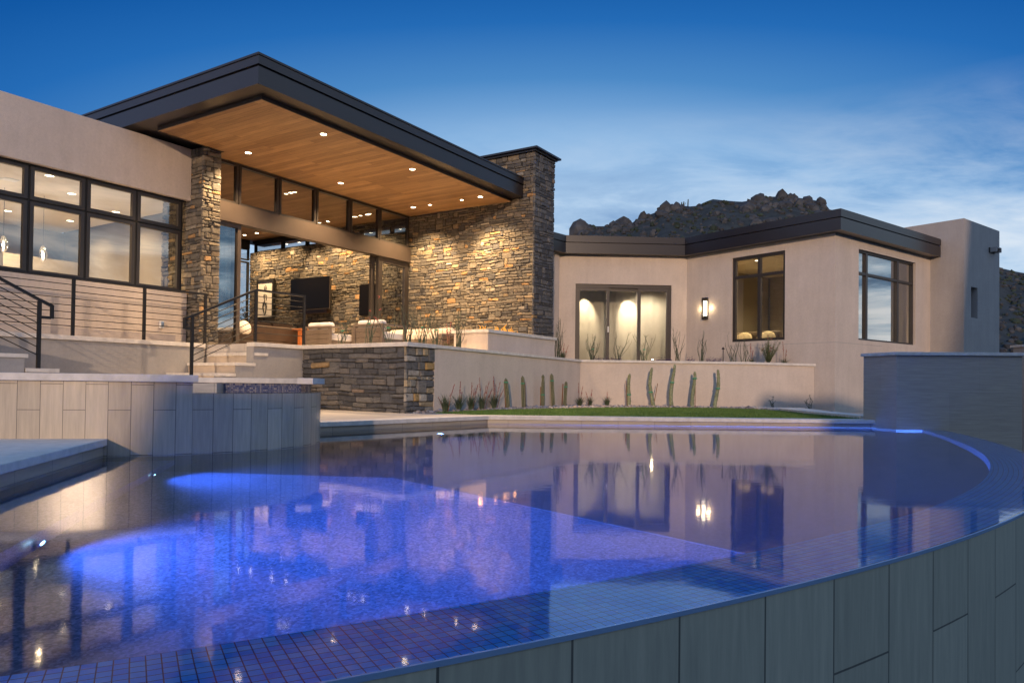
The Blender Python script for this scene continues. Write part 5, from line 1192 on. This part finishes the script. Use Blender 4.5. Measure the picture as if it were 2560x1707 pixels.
# ================================================================== HILLS
def hill_profile(tab):
    def f(a):
        if a <= tab[0][0]: return tab[0][1]
        for (x0, y0), (x1, y1) in zip(tab, tab[1:]):
            if a <= x1:
                u = (a - x0) / (x1 - x0); return y0 + (y1 - y0) * u
        return tab[-1][1]
    return f
# azimuth tangent and height above the eye at the ridge, in metres for a ridge 330 m away
RT = [(-.25, .02), (.02, .12), (.06, .185), (.081, .2078), (.086, .2147), (.0978, .2199), (.1062, .2235), (.1147, .2218), (.1316, .2225), (.1518, .2290), (.1637, .225), (.1687, .232), (.1788, .2365), (.1924, .2400), (.2041, .250), (.2126, .252), (.2329, .2520), (.2465, .2505), (.2549, .2528), (.2667, .2585), (.2752, .2615), (.2921, .2597), (.3142, .2582), (.3277, .2605), (.3412, .2640), (.3581, .2662), (.3886, .2655), (.4124, .2622), (.4293, .2590), (.4319, .2500), (.4429, .2480), (.50, .235), (.58, .20), (.64, .178), (.70, .165), (.80, .155), (1.0, .12), (1.4, .06), (1.9, .01)]
hp = hill_profile(RT); YF, YR = 120, 300
def hill_z(tx, f):
    """f 0 foot .. 1 ridge"""
    zr_ = hp(tx) * YR + .65; y = YF + (YR - YF) * f; s_ = f * (.72 + .28 * f)
    n_ = noise.noise(Vector((tx * 40, f * 9, 0))) * 2.2 + noise.noise(Vector((tx * 110, f * 24, 3))) * 1.0
    return -2 + (zr_ + 2) * s_ + n_ * (math.sin(math.pi * min(1, f)) ** .6 if f < 1 else 0) - (.6 if f > .9 else 0), y
m = MB(); NX, NY = 260, 46; vs = []; fs = []
for i in range(NX + 1):
    tx = -.25 + 2.1 * i / NX
    for j in range(NY + 1):
        if j <= 38: z, y = hill_z(tx, j / 38)
        else:
            z, y = hill_z(tx, 1); k = (j - 38) / 8; y += 130 * k; z = z * (1 - k) - 2 * k
        vs.append(W(tx * y, y, z))
fs = [(i * (NY + 1) + j, (i + 1) * (NY + 1) + j, (i + 1) * (NY + 1) + j + 1, i * (NY + 1) + j + 1) for i in range(NX) for j in range(NY)]
tag(m.add(vs, fs, sm=True).build('rocky_hill', M['hill'], fix=False), kind='structure')
def boulder_geo(seed, src=ICO2, amp=.38):
    r = random.Random(seed); o = Vector((r.uniform(0, 50), r.uniform(0, 50), r.uniform(0, 50))); sx, sy, sz = r.uniform(.8, 1.35), r.uniform(.8, 1.2), r.uniform(.75, 1.25)
    V = []
    for v in src[0]:
        k = 1 + amp * noise.noise(v * 1.1 + o) + .14 * noise.noise(v * 2.7 + o); w_ = Vector((v.x * sx * k, v.y * sy * k, v.z * sz * k))
        V.append(Vector((round(w_.x * 3.2) / 3.2 * .35 + w_.x * .65, round(w_.y * 3.2) / 3.2 * .35 + w_.y * .65, round(w_.z * 3.2) / 3.2 * .35 + w_.z * .65)))
    return V, src[1]
BC = [(.050, .052, .056), (.038, .040, .045), (.064, .064, .066), (.045, .045, .046)]
protos = []
rb = random.Random(77); nb_ = 0
# individual boulders that stand out along the ridge and on the rock piles
for i in range(150):
    if i < 105: tx = rb.choice([rb.uniform(.081, .20), rb.uniform(.20, .26), rb.uniform(.32, .432), rb.uniform(.085, .435)]); f = rb.uniform(.93, 1.0)
    else: tx = rb.uniform(.09, .43); f = rb.uniform(.72, .93)
    z, y = hill_z(tx, f); s_ = rb.uniform(1.0, 2.5) * (1.5 if rb.random() < .2 else 1)
    if .225 < tx < .32: s_ *= .55
    if len(protos) < 8:
        V, F = boulder_geo(200 + i); g_ = MB(); g_.add(V, F, col=BC[i % 4]); o = g_.build('boulder', M['boulder'], fix=False); protos.append(o)
    else:
        o = protos[i % 8].copy(); COL.objects.link(o)
    o.location = (tx * y, y, z + s_ * .05 - s_ * .35); o.scale = (s_, s_, s_ * rb.uniform(.8, 1.25)); o.rotation_euler = (0, 0, rb.uniform(0, 6.28))
    tag(o, 'weathered grey granite boulder piled on the rocky hill behind the house', 'boulder', 'boulders on the rocky hill')
m = MB(); geos = [boulder_geo(300 + i, ICO1) for i in range(10)]
for i in range(2600):
    tx = rb.uniform(.06, .46) if i % 3 else rb.uniform(.60, .85); f = rb.random() ** .7
    if f > .98: f = .98
    z, y = hill_z(tx, f); s_ = rb.uniform(.35, 1.1) * (1.5 if rb.random() < .12 else 1); a = rb.uniform(0, 6.28); rt = Matrix.Rotation(a, 3, 'Z')
    V, F = geos[i % 10]; c = rb.choice(BC); k = rb.uniform(.7, 1.15)
    if rb.random() < .35: c = (.028, .040, .024)
    m.add([rt @ (v * s_) + W(tx * y, y, z + s_ * .15) for v in V], F, col=tuple(q * k for q in c))
tag(m.build('boulder_field', M['boulder'], fix=False), 'small rocks and scrub scattered over the hill slopes', 'rocks', kind='stuff')
# three saguaros on the skyline
for i, (tx, h, lb) in enumerate([(.2315, 2.3, 'left short saguaro of the three on the hill skyline'), (.2345, 2.6, 'middle short saguaro of the three on the hill skyline'), (.2405, 3.8, 'tallest thin saguaro standing on the hill skyline')]):
    z, y = hill_z(tx, 1); t = thing('saguaro', (tx * y, y, z), lb, 'cactus', 'saguaros on the skyline'); m = MB(); b = W(tx * y, y, z - .8)
    m.tube([b, b + W(0, 0, h * .5), b + W(.1, 0, h * .97), b + W(.1, 0, h)], [.26, .26, .2, .05], 7)
    if i < 2: m.tube([b + W(0, 0, h * .5), b + W(.6, 0, h * .52), b + W(.7, 0, h * .8)], [.15, .15, .12], 6)
    m.build('cactus_body', M['stem'], t, fix=False)

# ================================================================== CAMERA AND RENDER
def cam_from(pitch, roll):
    cp_, sp_ = math.cos(pitch), math.sin(pitch); cr, sr = math.cos(roll), math.sin(roll)
    Bm = Matrix(((1, 0, 0), (0, 0, -1), (0, 1, 0))); Pm = Matrix(((1, 0, 0), (0, cp_, sp_), (0, -sp_, cp_))); Q = Matrix(((cr, -sr, 0), (sr, cr, 0), (0, 0, 1)))
    Rm = Q @ Pm @ Bm                       # world -> (right, down, forward)
    right, down, fwd = Rm[0], Rm[1], Rm[2]
    return Matrix((right, -down, -fwd)).transposed()
cd = bpy.data.cameras.new('camera'); co = bpy.data.objects.new('camera', cd); COL.objects.link(co); scene.camera = co
cd.sensor_width = 36; cd.sensor_fit = 'HORIZONTAL'; cd.lens = 1814.807 * 36 / 2560
cd.shift_x = 0; cd.shift_y = (931.2526 - 853.5) / 2560; cd.clip_start = .05; cd.clip_end = 20000
mw = cam_from(R(.94369661), R(.69114899)).to_4x4(); mw.translation = W(0, 0, .65); co.matrix_world = mw
scene.render.engine = 'CYCLES'
c = scene.cycles; c.use_denoising = True
try: c.denoiser = 'OPENIMAGEDENOISE'
except Exception: pass
c.max_bounces = 12; c.transmission_bounces = 12; c.transparent_max_bounces = 16; c.glossy_bounces = 6; c.diffuse_bounces = 4; c.caustics_reflective = False; c.caustics_refractive = True; c.sample_clamp_indirect = 6; c.use_light_tree = True
vs_ = scene.view_settings; vs_.view_transform = 'Standard'; vs_.look = 'None'; vs_.exposure = 0.0; vs_.gamma = 1.0; vs_.use_curve_mapping = False
scene.display_settings.display_device = 'sRGB'
